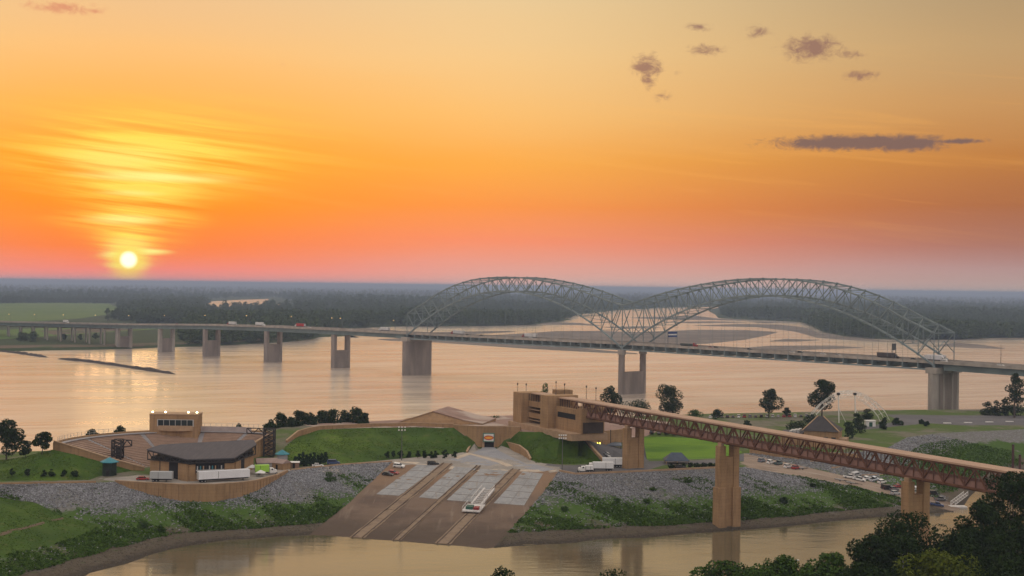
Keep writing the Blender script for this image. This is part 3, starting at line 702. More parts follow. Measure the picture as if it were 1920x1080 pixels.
# lamp posts along the roadway, some already lit
M_POLE = mat('grey_lamp_pole', (0.16,0.16,0.16), 0.5, 0.2, 1, metal=0.5)
M_LIT = mat('lit_sodium_lamp', (0.9,0.6,0.2), 0.4, 0.0, 1, emit=(1.0,0.62,0.22), estr=4.0)
M_LITW = mat('lit_white_lamp', (0.9,0.8,0.5), 0.4, 0.0, 1, emit=(1.0,0.86,0.55), estr=4.0)
M_UNLIT = mat('unlit_lamp_glass', (0.5,0.5,0.5), 0.3, 0.0, 1)
def bridge_lamp(s, o, lit, lab, grp, h=11.0):
    z = deck_z(s); b = B(s, o, z); t = thing('street_lamp', lab, 'street lamp', b, 0, grp)
    MB().cyl((0,0,0), (0,0,h), .22, .12, 6).build('pole', M_POLE, t)
    d = bn_*(-1 if o > 0 else 1)*2.2
    MB().bar((0,0,h), (d.x, d.y, h+.4), .12).build('arm', M_POLE, t)
    MB().ico((d.x, d.y, h+.25), .42 if lit else .4, None, .34 if lit else .25, 1).build('lamp_head', M_LIT if lit else M_UNLIT, t)
for px in (20, 68, 122, 182, 245, 312, 388, 466, 550, 626, 642, 742):
    # stand each lamp on the far parapet where it is seen in the photograph
    lo_, hi_ = -1390.0, 300.0
    for _ in range(40):
        md = (lo_+hi_)/2; q = B(md, 11.6, 45); xx = 960+FPX*q.x/q.y
        if xx < px: lo_ = md
        else: hi_ = md
    bridge_lamp(md, 11.6, True, 'lit orange street lamp on the bridge approach over the far bank', 'lit lamps on the bridge approach')
for s in (2*SPAN+35, 2*SPAN+85, 2*SPAN+140): bridge_lamp(s, 11.6, False, 'unlit lamp post on the bridge deck beyond the land pier', 'unlit lamps beyond the land pier', 13)

# rock dikes in the river off the far bank
M_DIKE = mat('dark_wet_rock', (0.065,0.05,0.045), 0.9, 0.4, 0.4, bump=0.2)
def dike(pts, w, h, lab):
    P_ = [G(x, y, 0.3) for x, y in pts]; mb = MB(); n = 46; vs = []
    tot = sum((b-a).length for a, b in zip(P_, P_[1:]))
    for i in range(n+1):
        d = tot*i/n; k = 0
        while k < len(P_)-2 and d > (P_[k+1]-P_[k]).length: d -= (P_[k+1]-P_[k]).length; k += 1
        t = (P_[k+1]-P_[k]).normalized(); p = P_[k]+t*d; nrm = Vector((-t.y, t.x, 0)); e = min(1, i/3, (n-i)/3)*random.uniform(.75, 1.2)
        for o, z in ((-1,-.6),(-.45,h*.8),(0,h),(.45,h*.8),(1,-.6)): q = p+nrm*o*w*e; vs.append((q.x+random.uniform(-.4,.4), q.y+random.uniform(-.4,.4), z*e*random.uniform(.7,1.25) if z > 0 else z))
    fs = [(i*5+j, i*5+j+5, i*5+j+6, i*5+j+1) for i in range(n) for j in range(4)]
    mb.add(vs, fs); tag(mb.build('rock_dike', M_DIKE), lab, 'dike')
dike([(107,672.5),(160,677),(220,685),(280,694),(331,701.5)], 5.5, 2.4, 'long dark rock dike lying alone in the river off the far bank')
dike([(-60,652),(0,658),(40,662.5),(90,670)], 5.5, 2.0, 'short dark rock dike running out from the far bank')

# ------------------------------------------------------------------ tan concrete family
def tan_concrete(name, c1, c2):
    m = bpy.data.materials.new(name); m.use_nodes = True; nt = m.node_tree; b = nt.nodes['Principled BSDF']; b.inputs['Roughness'].default_value = .9; b.inputs['Specular IOR Level'].default_value = .2
    g = nt.nodes.new('ShaderNodeNewGeometry'); pos = E(nt, g.outputs['Position']); x, y, z = sep(nt, pos)
    streak = noise(nt, comb(nt, x*.9, y*.9, z*.10), 1.0, 5, .65).ss(.42, .72); lift = (z*.82).f('FRACT').f('SUBTRACT', .5).f('ABSOLUTE').ss(.44, .5)*.45; blot = noise(nt, pos, .12, 4).ss(.35, .65)
    panel = noise(nt, comb(nt, (x*.22).f('FLOOR'), (y*.22).f('FLOOR'), (z*.82).f('FLOOR')), 3.7, 0).ss(.3, .7)*.25
    cc = mixc(nt, blot*.6 + panel, c1, c2); cc = mixc(nt, streak*.5, cc, tuple(v*.55 for v in c2)); cc = mixc(nt, lift, cc, tuple(v*.5 for v in c2))
    nt.links.new(cc.s, b.inputs['Base Color']); MATS[name] = m; return m
M_TAN = tan_concrete('board_marked_tan_concrete', (0.385,0.245,0.132), (0.295,0.185,0.10))
M_TAN_OLD = mat('ribbed_tan_concrete', (0.46,0.315,0.195), 0.9, 0.22, 0.25, stretch=(1,1,0.3), bump=0.04, bscale=1.5)
M_TAN2 = mat('tan_concrete_coping', (0.42,0.285,0.18), 0.9, 0.22, 0.4)
M_SEAT = mat('pinkish_seat_concrete', (0.34,0.235,0.175), 0.9, 0.18, 0.3)
M_RUST = mat('rust_brown_steel', (0.17,0.078,0.048), 0.7, 0.35, 0.4)
M_RUSTP = mat('reddish_side_panel', (0.30,0.175,0.145), 0.8, 0.25, 0.3)
M_ROOFT = mat('tan_metal_roof', (0.42,0.275,0.195), 0.6, 0.15, 0.3)
M_DARK = mat('dark_steel', (0.035,0.030,0.030), 0.6, 0.3, 0.5)
M_ROOFG = mat('grey_metal_roof', (0.10,0.093,0.102), 0.75, 0.2, 0.3, spec=0.1, stretch=(3,0.3,1))
M_ROOFB = mat('blue_slate_roof', (0.07,0.09,0.13), 0.6, 0.25, 0.5)
M_TEAL = mat('teal_metal_roof', (0.04,0.23,0.29), 0.5, 0.2, 0.6)
M_HOLE = mat('black_and_opening_shade', (0.018,0.016,0.016), 0.9, 0.2, 0.5)  # near-black colour stands in for shade inside unmodelled openings; also black parts
M_GLASS = mat('dark_window_glass', (0.03,0.035,0.04), 0.08, 0.1, 1, spec=0.6)
M_STAIR = mat('grey_blue_stair_concrete', (0.36,0.35,0.36), 0.9, 0.15, 0.4)
M_RAIL = mat('pale_handrail', (0.45,0.44,0.43), 0.5, 0.1, 1)

# ------------------------------------------------------------------ covered walkway bridge (level truss on tall piers)
KZ0, KZ1 = 31.6, 38.0
def kpt(px, py): return G(px, py, 32.0).xy
T1, T3 = kpt(1188, 795), kpt(1717, 892)
ke = (T3-T1); KL = ke.length; ke.normalize(); kn = Vector((-ke.y, ke.x))
if kn.x < 0: kn = -kn
kn2 = kn                                             # points away from the camera
def K(t, o, z): p = T1 + ke*t + kn2*o; return Vector((p.x, p.y, z))
def k_at(px, o=0.0):                                 # station along the bridge where it is seen at that column
    lo_, hi_ = -120.0, 300.0
    for _ in range(50):
        md = (lo_+hi_)/2; q = K(md, o, 35); xx = 960+FPX*q.x/q.y
        if xx < px: lo_ = md
        else: hi_ = md
    return md
walk = wthing('covered_footbridge', 'long covered footbridge of rusty brown trusses under a tan roof on tall piers', 'bridge', (T1.x, T1.y, 14))
ta, tb = k_at(1086), KL+95
NPN = int((tb-ta)/4.2); pw = (tb-ta)/NPN; HW = 2.9
st = [ta+pw*i for i in range(NPN+1)]
def kbox(o0, o1, z0, z1, a=ta, b=tb): return MB().hexa([K(a,o0,z0),K(b,o0,z0),K(b,o1,z0),K(a,o1,z0)], [K(a,o0,z1),K(b,o0,z1),K(b,o1,z1),K(a,o1,z1)])
kbox(-2.7, 2.7, KZ0+.5, KZ0+.85).build('walkway_floor', M_RUSTP, walk)
for o in (-HW, HW):
    kbox(o-.28, o+.28, KZ0, KZ0+.62).build('bottom_chord', M_RUST, walk); kbox(o-.24, o+.24, KZ1-.55, KZ1-.05).build('top_chord', M_RUST, walk)
kbox(-.8, .8, KZ0-.75, KZ0-.02).build('monorail_beam', M_RUST, walk)
for i in range(NPN+1):
    for o in (-HW, HW):
        member('vertical', K(st[i],o,KZ0+.6), K(st[i],o,KZ1-.5), .22, .22, M_RUST, walk)
        if i < NPN:
            a, b = (K(st[i],o,KZ0+.6), K(st[i+1],o,KZ1-.5)) if i % 2 == 0 else (K(st[i],o,KZ1-.5), K(st[i+1],o,KZ0+.6))
            member('diagonal', a, b, .38, .38, M_RUST, walk)
            sd = o-.12 if o < 0 else o+.12
    if i < NPN:
        for o in (-HW+.32, HW-.32):
            m = MB().hexa([K(st[i]+.12,o-.05,KZ0+.86),K(st[i+1]-.12,o-.05,KZ0+.86),K(st[i+1]-.12,o+.05,KZ0+.86),K(st[i]+.12,o+.05,KZ0+.86)], [K(st[i]+.12,o-.05,KZ0+2.3),K(st[i+1]-.12,o-.05,KZ0+2.3),K(st[i+1]-.12,o+.05,KZ0+2.3),K(st[i]+.12,o+.05,KZ0+2.3)])
            m.build('side_panel', M_RUSTP, walk)
        if i % 2 == 0: member('cross_beam', K(st[i],-3.4,KZ0-.2), K(st[i],3.4,KZ0-.2), .3, .4, M_RUST, walk)
t0r = k_at(1008)
nr = int((tb-t0r)/8.4); rw = (tb-t0r)/nr
for i in range(nr):
    a, b = t0r+rw*i, t0r+rw*(i+1)-.06
    MB().hexa([K(a,-3.5,KZ1),K(b,-3.5,KZ1),K(b,3.5,KZ1),K(a,3.5,KZ1)], [K(a,-3.4,KZ1+.5),K(b,-3.4,KZ1+.5),K(b,3.4,KZ1+.5),K(a,3.4,KZ1+.5)]).build('roof_panel', M_ROOFT, walk)
def kblk(t0, t1, o0, o1, z0, z1, s=1.0): return MB().hexa([K(t0,o0,z0),K(t1,o0,z0),K(t1,o1,z0),K(t0,o1,z0)], [K(t0,o0,z1),K(t1,o0,z1),K(t1,o1,z1),K(t0,o1,z1)])
for t, zb, lab in ((0.0, None, 1), ((k_at(1368)), -3, 2), (KL, -3, 3), (KL+92, 8, 4)):
    c0 = K(t, 0, 0); zb = gz(c0.x, c0.y)-0.5 if zb is None else zb
    p = kblk(t-1.25, t+1.25, -3.0, 3.0, zb, KZ0-5.2).build('pier', M_TAN, walk)
    for o in (-3.0, 3.0):
        kblk(t-1.6, t+1.6, o-1.2, o+1.2, zb, KZ0-1.2).build('column', M_TAN, p)
        kblk(t-1.0, t+1.0, o-.7, o+.7, KZ0-1.2, KZ0).build('bearing', M_TAN2, p)
        if lab in (2, 3): kblk(t-2.15, t+2.15, o-1.7, o+1.7, zb, 15.2).build('footing', M_TAN, p)

# ------------------------------------------------------------------ station building at the island end
term = wthing('footbridge_station', 'stepped tan concrete station building with open decks at the footbridge end', 'building', (K(ta-20,0,0).x, K(ta-20,0,0).y, 23))
fA, fB = K(ta, -5.2, 23), K(ta-70, -5.2, 23)
def tk(px, py): q = V(px, py, fA, fB); d = (q.xy-T1).dot(ke); return d, q.z
def seg(px0, px1, py_top, o0, o1, z0, name, m, py_bot=None, proud=0.0):
    a, _ = tk(px0, 790); b, zt = tk(px1, py_top); _, zt0 = tk(px0, py_top)
    zt = (zt+zt0)/2
    z00 = z0 if py_bot is None else tk((px0+px1)/2, py_bot)[1]
    return kblk(a, b, o0-proud, o1, z00, zt).build(name, m, term)
kblk(tk(970,790)[0], tk(1090,790)[0], -10.0, 8, 21.6, 24.6).build('plinth', M_TAN2, term)
t_tower, zt_tower = tk(964, 736)
seg(974, 990, 735, -8.6, 3.5, 24.5, 'stair_tower', M_TAN)
seg(1026, 1041, 741, -8.8, 6.5, 24.5, 'stair_tower', M_TAN)
for (yt, yb) in ((754, 764.5), (776, 785.5)): seg(989.5, 1026.5, yt, -4.9, -4.4, 0, 'deck_parapet', M_TAN, yb)
seg(989.5, 1026.5, 799, -4.9, 9, 24.5, 'deck_base', M_TAN)
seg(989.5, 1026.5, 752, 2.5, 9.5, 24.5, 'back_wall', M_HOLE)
a, z_ = tk(990, 770); b, _ = tk(1026, 770)
for yy in (754, 768, 788): z_ = tk(1002, yy)[1]; kblk(a, b, -4.4, 9, z_-.45, z_-.1).build('floor_deck', M_TAN2, term)
for i in range(9):
    t = a+(b-a)*i/8; member('railing_post', K(t,-4.7,tk(1002,757)[1]), K(t,-4.7,KZ1), .22, .22, M_DARK, term)
seg(1040.8, 1083, 765, -5.0, 6, 24.5, 'wall', M_TAN, proud=0)
a, zs0 = tk(1045, 783); b, zs1 = tk(1078, 774)
kblk(a, b, -5.06, -4.7, tk(1060,784)[1], tk(1060,774)[1]).build('slot_window', M_HOLE, term)
seg(1082.5, 1091, 766, -5.3, 6, 24.5, 'pier', M_TAN)
for x0_, x1_, yt_, y0_, nm_, m_ in ((1090, 1113, 774, 634, 'recess_shade_wall', M_HOLE), (1111.5, 1132, 781, 632, 'end_block', M_TAN), (1090, 1100, 776, 630, 'column', M_TAN)):  # the wall in the recess is coloured near-black for its shade
    p_, q_ = D(x0_, yt_, y0_), D(x1_, yt_, y0_); MB().box(p_.x, q_.x, y0_, y0_+9, 22.6, p_.z).build(nm_, m_, term)
te_ = tk(1091,790)[0]; kblk(te_+.02, te_+.2, -4.6, 5.4, 24.7, 29.4).build('recess_shade_panel', mat('shadowed_brown_recess', (0.07,0.05,0.042), 0.9, 0.3, 0.6), term)  # thin dark panel on the end face, painted as recess shade
for px_, w_ in ((1052, 3.5), (1110, 4.0)):                # roof-top plant rooms behind the roof
    t = k_at(px_, 9.0); kblk(t-w_, t+w_, 7, 14, 23, KZ1+ (2.0 if px_ == 1052 else -.8)).build('roof_house', M_TAN, term)
for i in range(10):
    t = k_at(1044)+i*2.2; member('railing_post', K(t,-3.3,KZ0+1.0), K(t,-3.3,KZ1), .2, .2, M_DARK, term)
# flag and lamp masts on the station roof
for j, (px, pyt, pyb, o) in enumerate(((973, 719, 737, 0), (989, 720, 738, 0), (1045, 716, 745, -3), (1061, 720, 740, 8), (1102, 724, 748, 8), (1120, 727, 752, 8), (1028, 728, 742, 8))):
    t = k_at(px, o); zt = CAM_H + ray(px, pyt).z*K(t,o,0).y/ray(px, pyt).y; zb = CAM_H + ray(px, pyb).z*K(t,o,0).y/ray(px, pyb).y
    b_ = K(t, o, zb-.6); q = thing('mast_lamp', ['slim lamp mast on the station stair tower roof', 'slim lamp mast between the station towers', 'tallest dark lamp mast in front of the station roof', 'slim lamp mast on the larger roof house', 'slim lamp mast beside the smaller roof house', 'thin mast at the edge of the smaller roof house', 'short lamp mast above the middle stair tower'][j], 'lamp mast', b_)
    MB().cyl((0,0,0), (0,0,zt-zb+.6), .13, .09, 6).build('pole', M_DARK, q); MB().ico((0,0,zt-zb+.4), .38, None, .6, 1).build('lamp_head', M_DARK, q)

# ------------------------------------------------------------------ retaining walls, portal, museum ridge
def wpts(pts): return [Vector(p) for p in pts]
def wall_obj(name, lab, line, top, bot, th=0.7, side=1, m=None, coping=True, cat='wall'):
    t = wthing(name, lab, cat, (line[0].x, line[0].y, bot[0]))
    MB().wall(line, th, top, bot, side).build('wall_face', m or M_TAN, t)
    if coping: MB().wall([Vector((p.x-.0, p.y-.12*side, 0)) for p in line], th+.24, [z+.32 for z in top], [z+.003 for z in top], side).build('coping', M_TAN2, t)
    return t
# stage terrace wall above the stones
wl = [Vector((p.x, p.y, 0)) for p in wall_base]
tw_ = wall_obj('terrace_wall', 'curved ribbed tan retaining wall below the stage loading yard', wl, [14.25]*len(wl), [p.z-1.2 for p in wall_base], 0.55, 1)
for i in range(len(wl)-1):
    nrib = max(1, int((wl[i+1]-wl[i]).length/2.4))
    for k in range(nrib):
        q = wl[i].lerp(wl[i+1], (k+.5)/nrib); zb = wall_base[i].z+(wall_base[i+1].z-wall_base[i].z)*(k+.5)/nrib
        if 14.1-zb > 1.2:
            d = (wl[i+1]-wl[i]).normalized(); nr_ = Vector((d.y, -d.x, 0))
            MB().hexa([q-d*.16+nr_*.0+Vector((0,0,zb-1)), q+d*.16+Vector((0,0,zb-1)), q+d*.16+nr_*.18+Vector((0,0,zb-1)), q-d*.16+nr_*.18+Vector((0,0,zb-1))], [q-d*.16+Vector((0,0,14.1)), q+d*.16+Vector((0,0,14.1)), q+d*.16+nr_*.18+Vector((0,0,14.1)), q-d*.16+nr_*.18+Vector((0,0,14.1))]).build('rib', M_TAN, tw_)
cl = [Vector((p.x, p.y, 0)) for p in crestL[:-1]]
wall_obj('kerb_wall', 'low tan kerb wall along the path above the stony bank', cl, [14.55]*len(cl), [12.8]*len(cl), .5, 1, coping=False)
cl = [Vector((p.x, p.y, 0)) for p in crestM]
wall_obj('kerb_wall', 'low tan kerb wall between the stage yard and the boat ramp', cl, [14.5]*len(cl), [12.8]*len(cl), .6, 1, m=M_TAN2, coping=False)
cl = [Vector((p.x, p.y, 0)) for p in crestR[:-1]]
wall_obj('kerb_wall', 'low tan kerb wall edging the driveway beside the boat ramp', cl, [14.7]*len(cl), [12.6]*len(cl), .6, 1, m=M_TAN2, coping=False)
# parapet along the top of the large mound and the walls beside the tunnel
ml = [G(538,832,19.0), G(560,814,22.4), G(580,808,23.2), G(600,804.5,23.2), G(700,800,23.0), G(780,798.5,23), G(850,800.5,23)]
wall_obj('parapet_wall', 'long tan parapet wall along the top of the large grass mound', ml, [p.z+1.2 for p in ml], [p.z-2.0 for p in ml], .6, 1)
tl = [p.copy() for p in TWL]
tun = wall_obj('tunnel_wall', 'tall tan concrete wall above the tunnel mouth between two grass mounds', tl, [24.0]*4, [13.0]*4, .8, 1)
wA, wB = tl[1], tl[2]
def tp(px, py, off=0.0): q = V(px, py, wA, wB); return Vector((q.x, q.y-off, q.z))
a, b = tp(906, 836, .25), tp(926, 836, .25)
MB().box(a.x, b.x, a.y-.02, a.y+.5, 13.9, tp(915,827.5).z).build('tunnel_mouth', M_HOLE, tun)
for px in (906, 926.2): q = tp(px, 830, .3); MB().box(q.x-.55, q.x+.55, q.y-.5, q.y+.3, 13.9, tp(915,827).z).build('jamb', M_TAN2, tun)
# sign over the tunnel
M_SGREEN = mat('green_sign_frame', (0.10,0.20,0.16), 0.6, 0.2, 1); M_SWHITE = mat('white_sign_panel', (0.66,0.66,0.62), 0.6, 0.08, 1)
M_SRED = mat('red_oval_sign', (0.50,0.05,0.02), 0.5, 0.1, 1); M_SYEL = mat('orange_sign_script', (0.85,0.38,0.05), 0.5, 0.1, 1)
a, b = tp(905.5, 828, .6), tp(927.5, 811, .6)
sgn = wthing('entrance_sign', 'green framed white sign with a red oval above the tunnel mouth', 'sign', (a.x, a.y-.6, a.z))
y0 = min(a.y, b.y)-.9
MB().box(a.x, b.x, y0, y0+.4, a.z, b.z).build('frame', M_SGREEN, sgn)
MB().box(a.x+.45, b.x-.45, y0-.08, y0-.01, a.z+.45, b.z-.45).build('panel', M_SWHITE, sgn)
cx_, cz_ = (a.x+b.x)/2, (a.z+b.z)/2-.1; w_ = (b.x-a.x)*.42; h_ = (b.z-a.z)*.25
ov = MB(); ov.add([(cx_+w_*math.cos(i*PI/12), y0-.14, cz_+h_*math.sin(i*PI/12)) for i in range(24)]+[(cx_+w_*math.cos(i*PI/12), y0-.085, cz_+h_*math.sin(i*PI/12)) for i in range(24)], [(i,(i+1)%24,24+(i+1)%24,24+i) for i in range(24)]+[tuple(range(24))])
o1 = ov.build('oval', M_SRED, sgn)
ov = MB(); ov.add([(cx_+w_*.78*math.cos(i*PI/12), y0-.19, cz_+h_*.55*math.sin(i*PI/12)) for i in range(24)]+[(cx_+w_*.78*math.cos(i*PI/12), y0-.145, cz_+h_*.55*math.sin(i*PI/12)) for i in range(24)], [(i,(i+1)%24,24+(i+1)%24,24+i) for i in range(24)]+[tuple(range(24))])
ov.build('lettering_band', M_SYEL, o1)
# wing walls of the tunnel approach
wl = [G(877,849,14), G(884,842,14), G(900,834,14)]
wall_obj('wing_wall', 'short tan wing wall at the foot of the large mound beside the tunnel', wl, [14.5, 16.0, 17.4], [13.4]*3, .6, 1)
wl = [G(928,836,14), G(950,842,14), G(972,850,14), G(986,857.5,14), G(993,863,14)]
wall_obj('wing_wall', 'curved tan wing wall between the tunnel mouth and the smaller mound', wl, [16.6, 17.0, 17.4, 16.6, 14.7], [13.4]*5, .6, 1)
# slanting wall and service bay on the far side of the smaller mound
wl = [G(1085,816,22), G(1100,831,19.5), G(1118,851,16.6), G(1133,868,14)]
wall_obj('slanting_wall', 'slanting tan wall down the side of the smaller grass mound', wl, [22.5, 20.0, 17.0, 14.6], [13.4]*4, .7, 1)
sA, sB = SVA.lerp(SVB, .14), SVB.copy()
svc = wthing('service_bay', 'tan concrete service bay under the plaza with dark doors', 'building', (sA.x, sA.y, 14))
def sp(px, py): return V(px, py, sA, sB)
MB().wall([Vector((sA.x, sA.y, 0)), Vector((sB.x, sB.y, 0))], 1.0, [23.4, 23.4], [13.5, 13.5], 1).build('wall', M_TAN, svc)
def s_panel(x0, x1, y0, y1, nm, m, pr=.15):
    a, b = sp(x0, y1), sp(x1, y0); d = Vector((-(sB-sA).normalized().y, (sB-sA).normalized().x, 0))*pr
    MB().hexa([Vector((a.x,a.y,a.z))-d, Vector((b.x,b.y,a.z))-d, Vector((b.x,b.y,a.z))+d*.5, Vector((a.x,a.y,a.z))+d*.5], [Vector((a.x,a.y,b.z))-d, Vector((b.x,b.y,b.z))-d, Vector((b.x,b.y,b.z))+d*.5, Vector((a.x,a.y,b.z))+d*.5]).build(nm, m, svc)
for x in (1122, 1144): s_panel(x, x+1.6, 806, 840, 'joint', M_HOLE, .05)
s_panel(1110, 1126, 834, 841, 'doorway', M_HOLE)
s_panel(1130, 1160, 836, 848, 'doorway', M_HOLE)
s_panel(1108, 1128, 841, 847, 'plinth', M_TAN2, .5)
M_YLAMP = mat('lit_yellow_green_lamp', (0.8,0.8,0.2), 0.4, 0.0, 1, emit=(1.0,0.86,0.12), estr=5.0)
for i, px in enumerate((1111, 1115.5, 1120, 1124.5)):
    q = sp(px, 831.5); t = thing('wall_lamp', 'lit yellow lamp in the row of four over the service bay doorway', 'wall lamp', (q.x, q.y-.3, q.z-.4), 0, 'four yellow lamps over the service bay')
    MB().box(-.25,.25,-.1,.35,0,.7).build('bracket', M_DARK, t); MB().ico((0,-.25,.4), .42, .35, .5, 1).build('lamp_glass', M_YLAMP, t)
q = sp(1148, 832)
cn_ = wthing('metal_canopy', 'blue grey metal canopy sheltering the service bay doorway', 'canopy', (q.x, q.y, 14))
MB().hexa([Vector((q.x-4,q.y-3.2,q.z-.6)),Vector((q.x+4,q.y-3.2,q.z-.6)),Vector((q.x+4,q.y-.2,q.z)),Vector((q.x-4,q.y-.2,q.z))],[Vector((q.x-4,q.y-3.2,q.z-.3)),Vector((q.x+4,q.y-3.2,q.z-.3)),Vector((q.x+4,q.y-.2,q.z+.6)),Vector((q.x-4,q.y-.2,q.z+.6))]).build('roof', mat('blue_grey_metal', (0.20,0.24,0.30), 0.4, 0.2, 1, metal=0.4), cn_)
for dx_ in (-3.6, 3.6): member('post', (q.x+dx_, q.y-3, 14), (q.x+dx_, q.y-3, q.z-.5), .2, .2, M_DARK, cn_)
# museum ridge on the plaza
ra, rb, rc = D(732, 799, 655), D(812, 772, 655), D(905, 799, 648)
mus = wthing('museum_hall', 'low tan concrete hall with a ridged sloping roof behind the parapet', 'building', ((ra.x+rc.x)/2, 660, 23))
front = [(ra.x, ra.y, 22.5), (rc.x, rc.y, 22.5), (rc.x, rc.y, D(905,795,648).z), (D(868,788,650).x, 650, D(868,788,650).z), (rb.x, rb.y, rb.z), (ra.x, ra.y, D(732,797,655).z)]
back = [(p[0]+6, p[1]+26, p[2]) for p in front]
mm = MB(); n = len(front); mm.add(front+back, [tuple(range(n)), tuple(range(n, 2*n))[::-1]] + [(i, (i+1)%n, n+(i+1)%n, n+i) for i in range(n)]); mm.build('wall', M_TAN, mus)
fr = [Vector(p) for p in front]; 
for i, j in ((2,3),(3,4),(4,5)):
    a_, b_ = fr[i], fr[j]; off = Vector((6,26,0)); up = Vector((0,0,.35))
    MB().hexa([a_+Vector((0,-.4,.01)), b_+Vector((0,-.4,.01)), b_+off+Vector((0,0,.01)), a_+off+Vector((0,0,.01))], [a_+Vector((0,-.4,0))+up, b_+Vector((0,-.4,0))+up, b_+off+up, a_+off+up]).build('roof_slab', M_PLAZA if i < 4 else M_TAN2, mus)
q0, q1 = D(805, 785, 654.6), D(818, 782, 654.6)

# ------------------------------------------------------------------ boat ramp slabs, tracks and the rail carriage
def rz(px, py):                                        # height on the ramp surface
    return OnG(px, py)
M_SLAB = ground_mat('grey_ramp_slab', [((0.30,0.305,0.31), None), ((0.245,0.245,0.245), NZ(0.15,0.4,0.65)), ((0.40,0.39,0.37), NZ(0.8,0.5,0.7,5,0.6)), ((0.25,0.21,0.17), lambda nt, pos, x, y, z: noise(nt, comb(nt, x*0.6, y*0.05, 0.0), 1.0, 4).ss(0.58, 0.72)*0.6)], bump=0.03, bscale=3)
M_TRACK = ground_mat('sandy_track_concrete', [((0.25,0.185,0.13), None), ((0.18,0.13,0.095), NZ(0.3,0.45,0.7))], bump=0.02, bscale=3)
M_BAND = ground_mat('buff_paving_band', [((0.50,0.42,0.33), None), ((0.42,0.34,0.27), NZ(0.3,0.45,0.7))], bump=0.02, bscale=3)
M_GREYP = ground_mat('blue_grey_paving', [((0.275,0.28,0.30), None), ((0.33,0.33,0.34), NZ(0.15,0.45,0.7))], bump=0.02, bscale=3)
BV3 = None
def patch(name, quad, m, lift, th, parent=None, nu=6, nv=12):
    """a slab laid on the ground between four surveyed corners"""
    a, b, c_, d = [OnG(*p) for p in quad]; vs = []; fs = []
    for j in range(nv+1):
        for i in range(nu+1):
            u, w = i/nu, j/nv; p = (a.lerp(b, u)).lerp(d.lerp(c_, u), w); z = gz(p.x, p.y)
            vs.append((p.x, p.y, z+lift))
    for j in range(nv):
        for i in range(nu): o = j*(nu+1)+i; fs.append((o, o+1, o+nu+2, o+nu+1))
    k = len(vs); rim = [i for i in range(nu+1)] + [(j+1)*(nu+1)-1 for j in range(1, nv+1)] + [nv*(nu+1)+i for i in range(nu-1, -1, -1)] + [j*(nu+1) for j in range(nv-1, 0, -1)]
    low_ = {}
    for r in rim: low_[r] = len(vs); vs.append((vs[r][0], vs[r][1], vs[r][2]-th-.1))
    for i in range(len(rim)): r, s_ = rim[i], rim[(i+1)%len(rim)]; fs.append((r, low_[r], low_[s_], s_))
    mb = MB(); mb.v = vs; mb.f = fs; o = mb.build(name, m, parent)
    return o
def sub(q, u0, u1, v0, v1):
    l = lambda p, r, t: (p[0]+(r[0]-p[0])*t, p[1]+(r[1]-p[1])*t)
    f = lambda u, v: l(l(q[0], q[1], u), l(q[3], q[2], u), v)
    return [f(u0,v0), f(u1,v0), f(u1,v1), f(u0,v1)]
ramp_obj = [o for o in COL.objects if o.name.startswith('boat_ramp')][0]
slabs = [[(783,871),(826,873),(748,930),(705,927)], [(852,875),(893,878),(829,937),(785,933)], [(901,879),(955,883),(898,943),(837,938)], [(981,884),(1019,888),(983,948),(925,944)]]
for q in slabs:
    for v in range(5):
        for u in range(2): patch('concrete_slab', sub(q, u/2+.006, u/2+.494, v/5+.006, v/5+.194), M_SLAB, .10, .1, ramp_obj, 2, 3)
tracks = [[(829,868),(850,870),(684,1009),(655,1008)], [(893,873),(902,874),(752,1013),(735,1012)], [(959,879),(977,881),(845,1021),(815,1019)]]
for q in tracks:
    for v in range(8): patch('track_strip', sub(q, 0, 1, v/8+.003, v/8+.197-.072, ), M_TRACK, .16, .15, ramp_obj, 2, 4)
M_RAILS = mat('rusty_rail_steel', (0.09,0.06,0.045), 0.6, 0.3, 0.5)
for q in tracks:
    for u in (.16, .84):
        pts = [OnG(*sub(q, u, u, v/14, v/14)[0]) for v in range(15)]
        mb = MB()
        for a, b in zip(pts, pts[1:]): mb.bar(a+Vector((0,0,.26)), b+Vector((0,0,.26)), .28, .22)
        mb.build('rail', M_RAILS, ramp_obj)
apr = [o for o in COL.objects if o.name.startswith('pavement')][0]
for q in ([(905,838),(926,838),(990,872),(885,850)], [(883,853),(905,858),(868,868),(840,861)], [(905,858),(940,868),(920,873),(870,869)], [(1000,870),(1040,880),(1020,884),(960,873)]):
    patch('paving_field', q, M_GREYP, .03, .05, apr, 5, 5)
for q in ([(872,850),(879,849),(962,873),(950,875)], [(735,865),(745,864),(1045,881),(1040,884)], [(850,858),(878,849),(885,851),(858,861)]):
    patch('paving_band', q, M_BAND, .05, .05, apr, 3, 8)
# carriage on the third track
ca_, cb_ = OnG(884, 962), OnG(918, 921)
car_t = wthing('rail_carriage', 'white railed boat carriage with a low front deck on the ramp tracks', 'rail carriage', (ca_.x, ca_.y, ca_.z))
cd = (cb_-ca_); CLn = cd.length; cd.normalize(); cr_ = Vector((cd.y, -cd.x, 0)).normalized()
def C_(l, w, h): return ca_ + cd*l + cr_*w + Vector((0,0,h))
def cbx(l0, l1, w0, w1, h0, h1): return MB().hexa([C_(l0,w0,h0),C_(l1,w0,h0),C_(l1,w1,h0),C_(l0,w1,h0)], [C_(l0,w0,h1),C_(l1,w0,h1),C_(l1,w1,h1),C_(l0,w1,h1)])
M_WST = mat('white_steel_paint', (0.62,0.60,0.58), 0.5, 0.2, 0.6)
cbx(-1, 7, -3.4, 3.4, .7, 1.1).build('deck', M_WST, car_t)
for w in (-1.9, 1.9): cbx(7, CLn-.5, w-.35, w+.35, .7, 1.4).build('side_beam', M_WST, car_t)
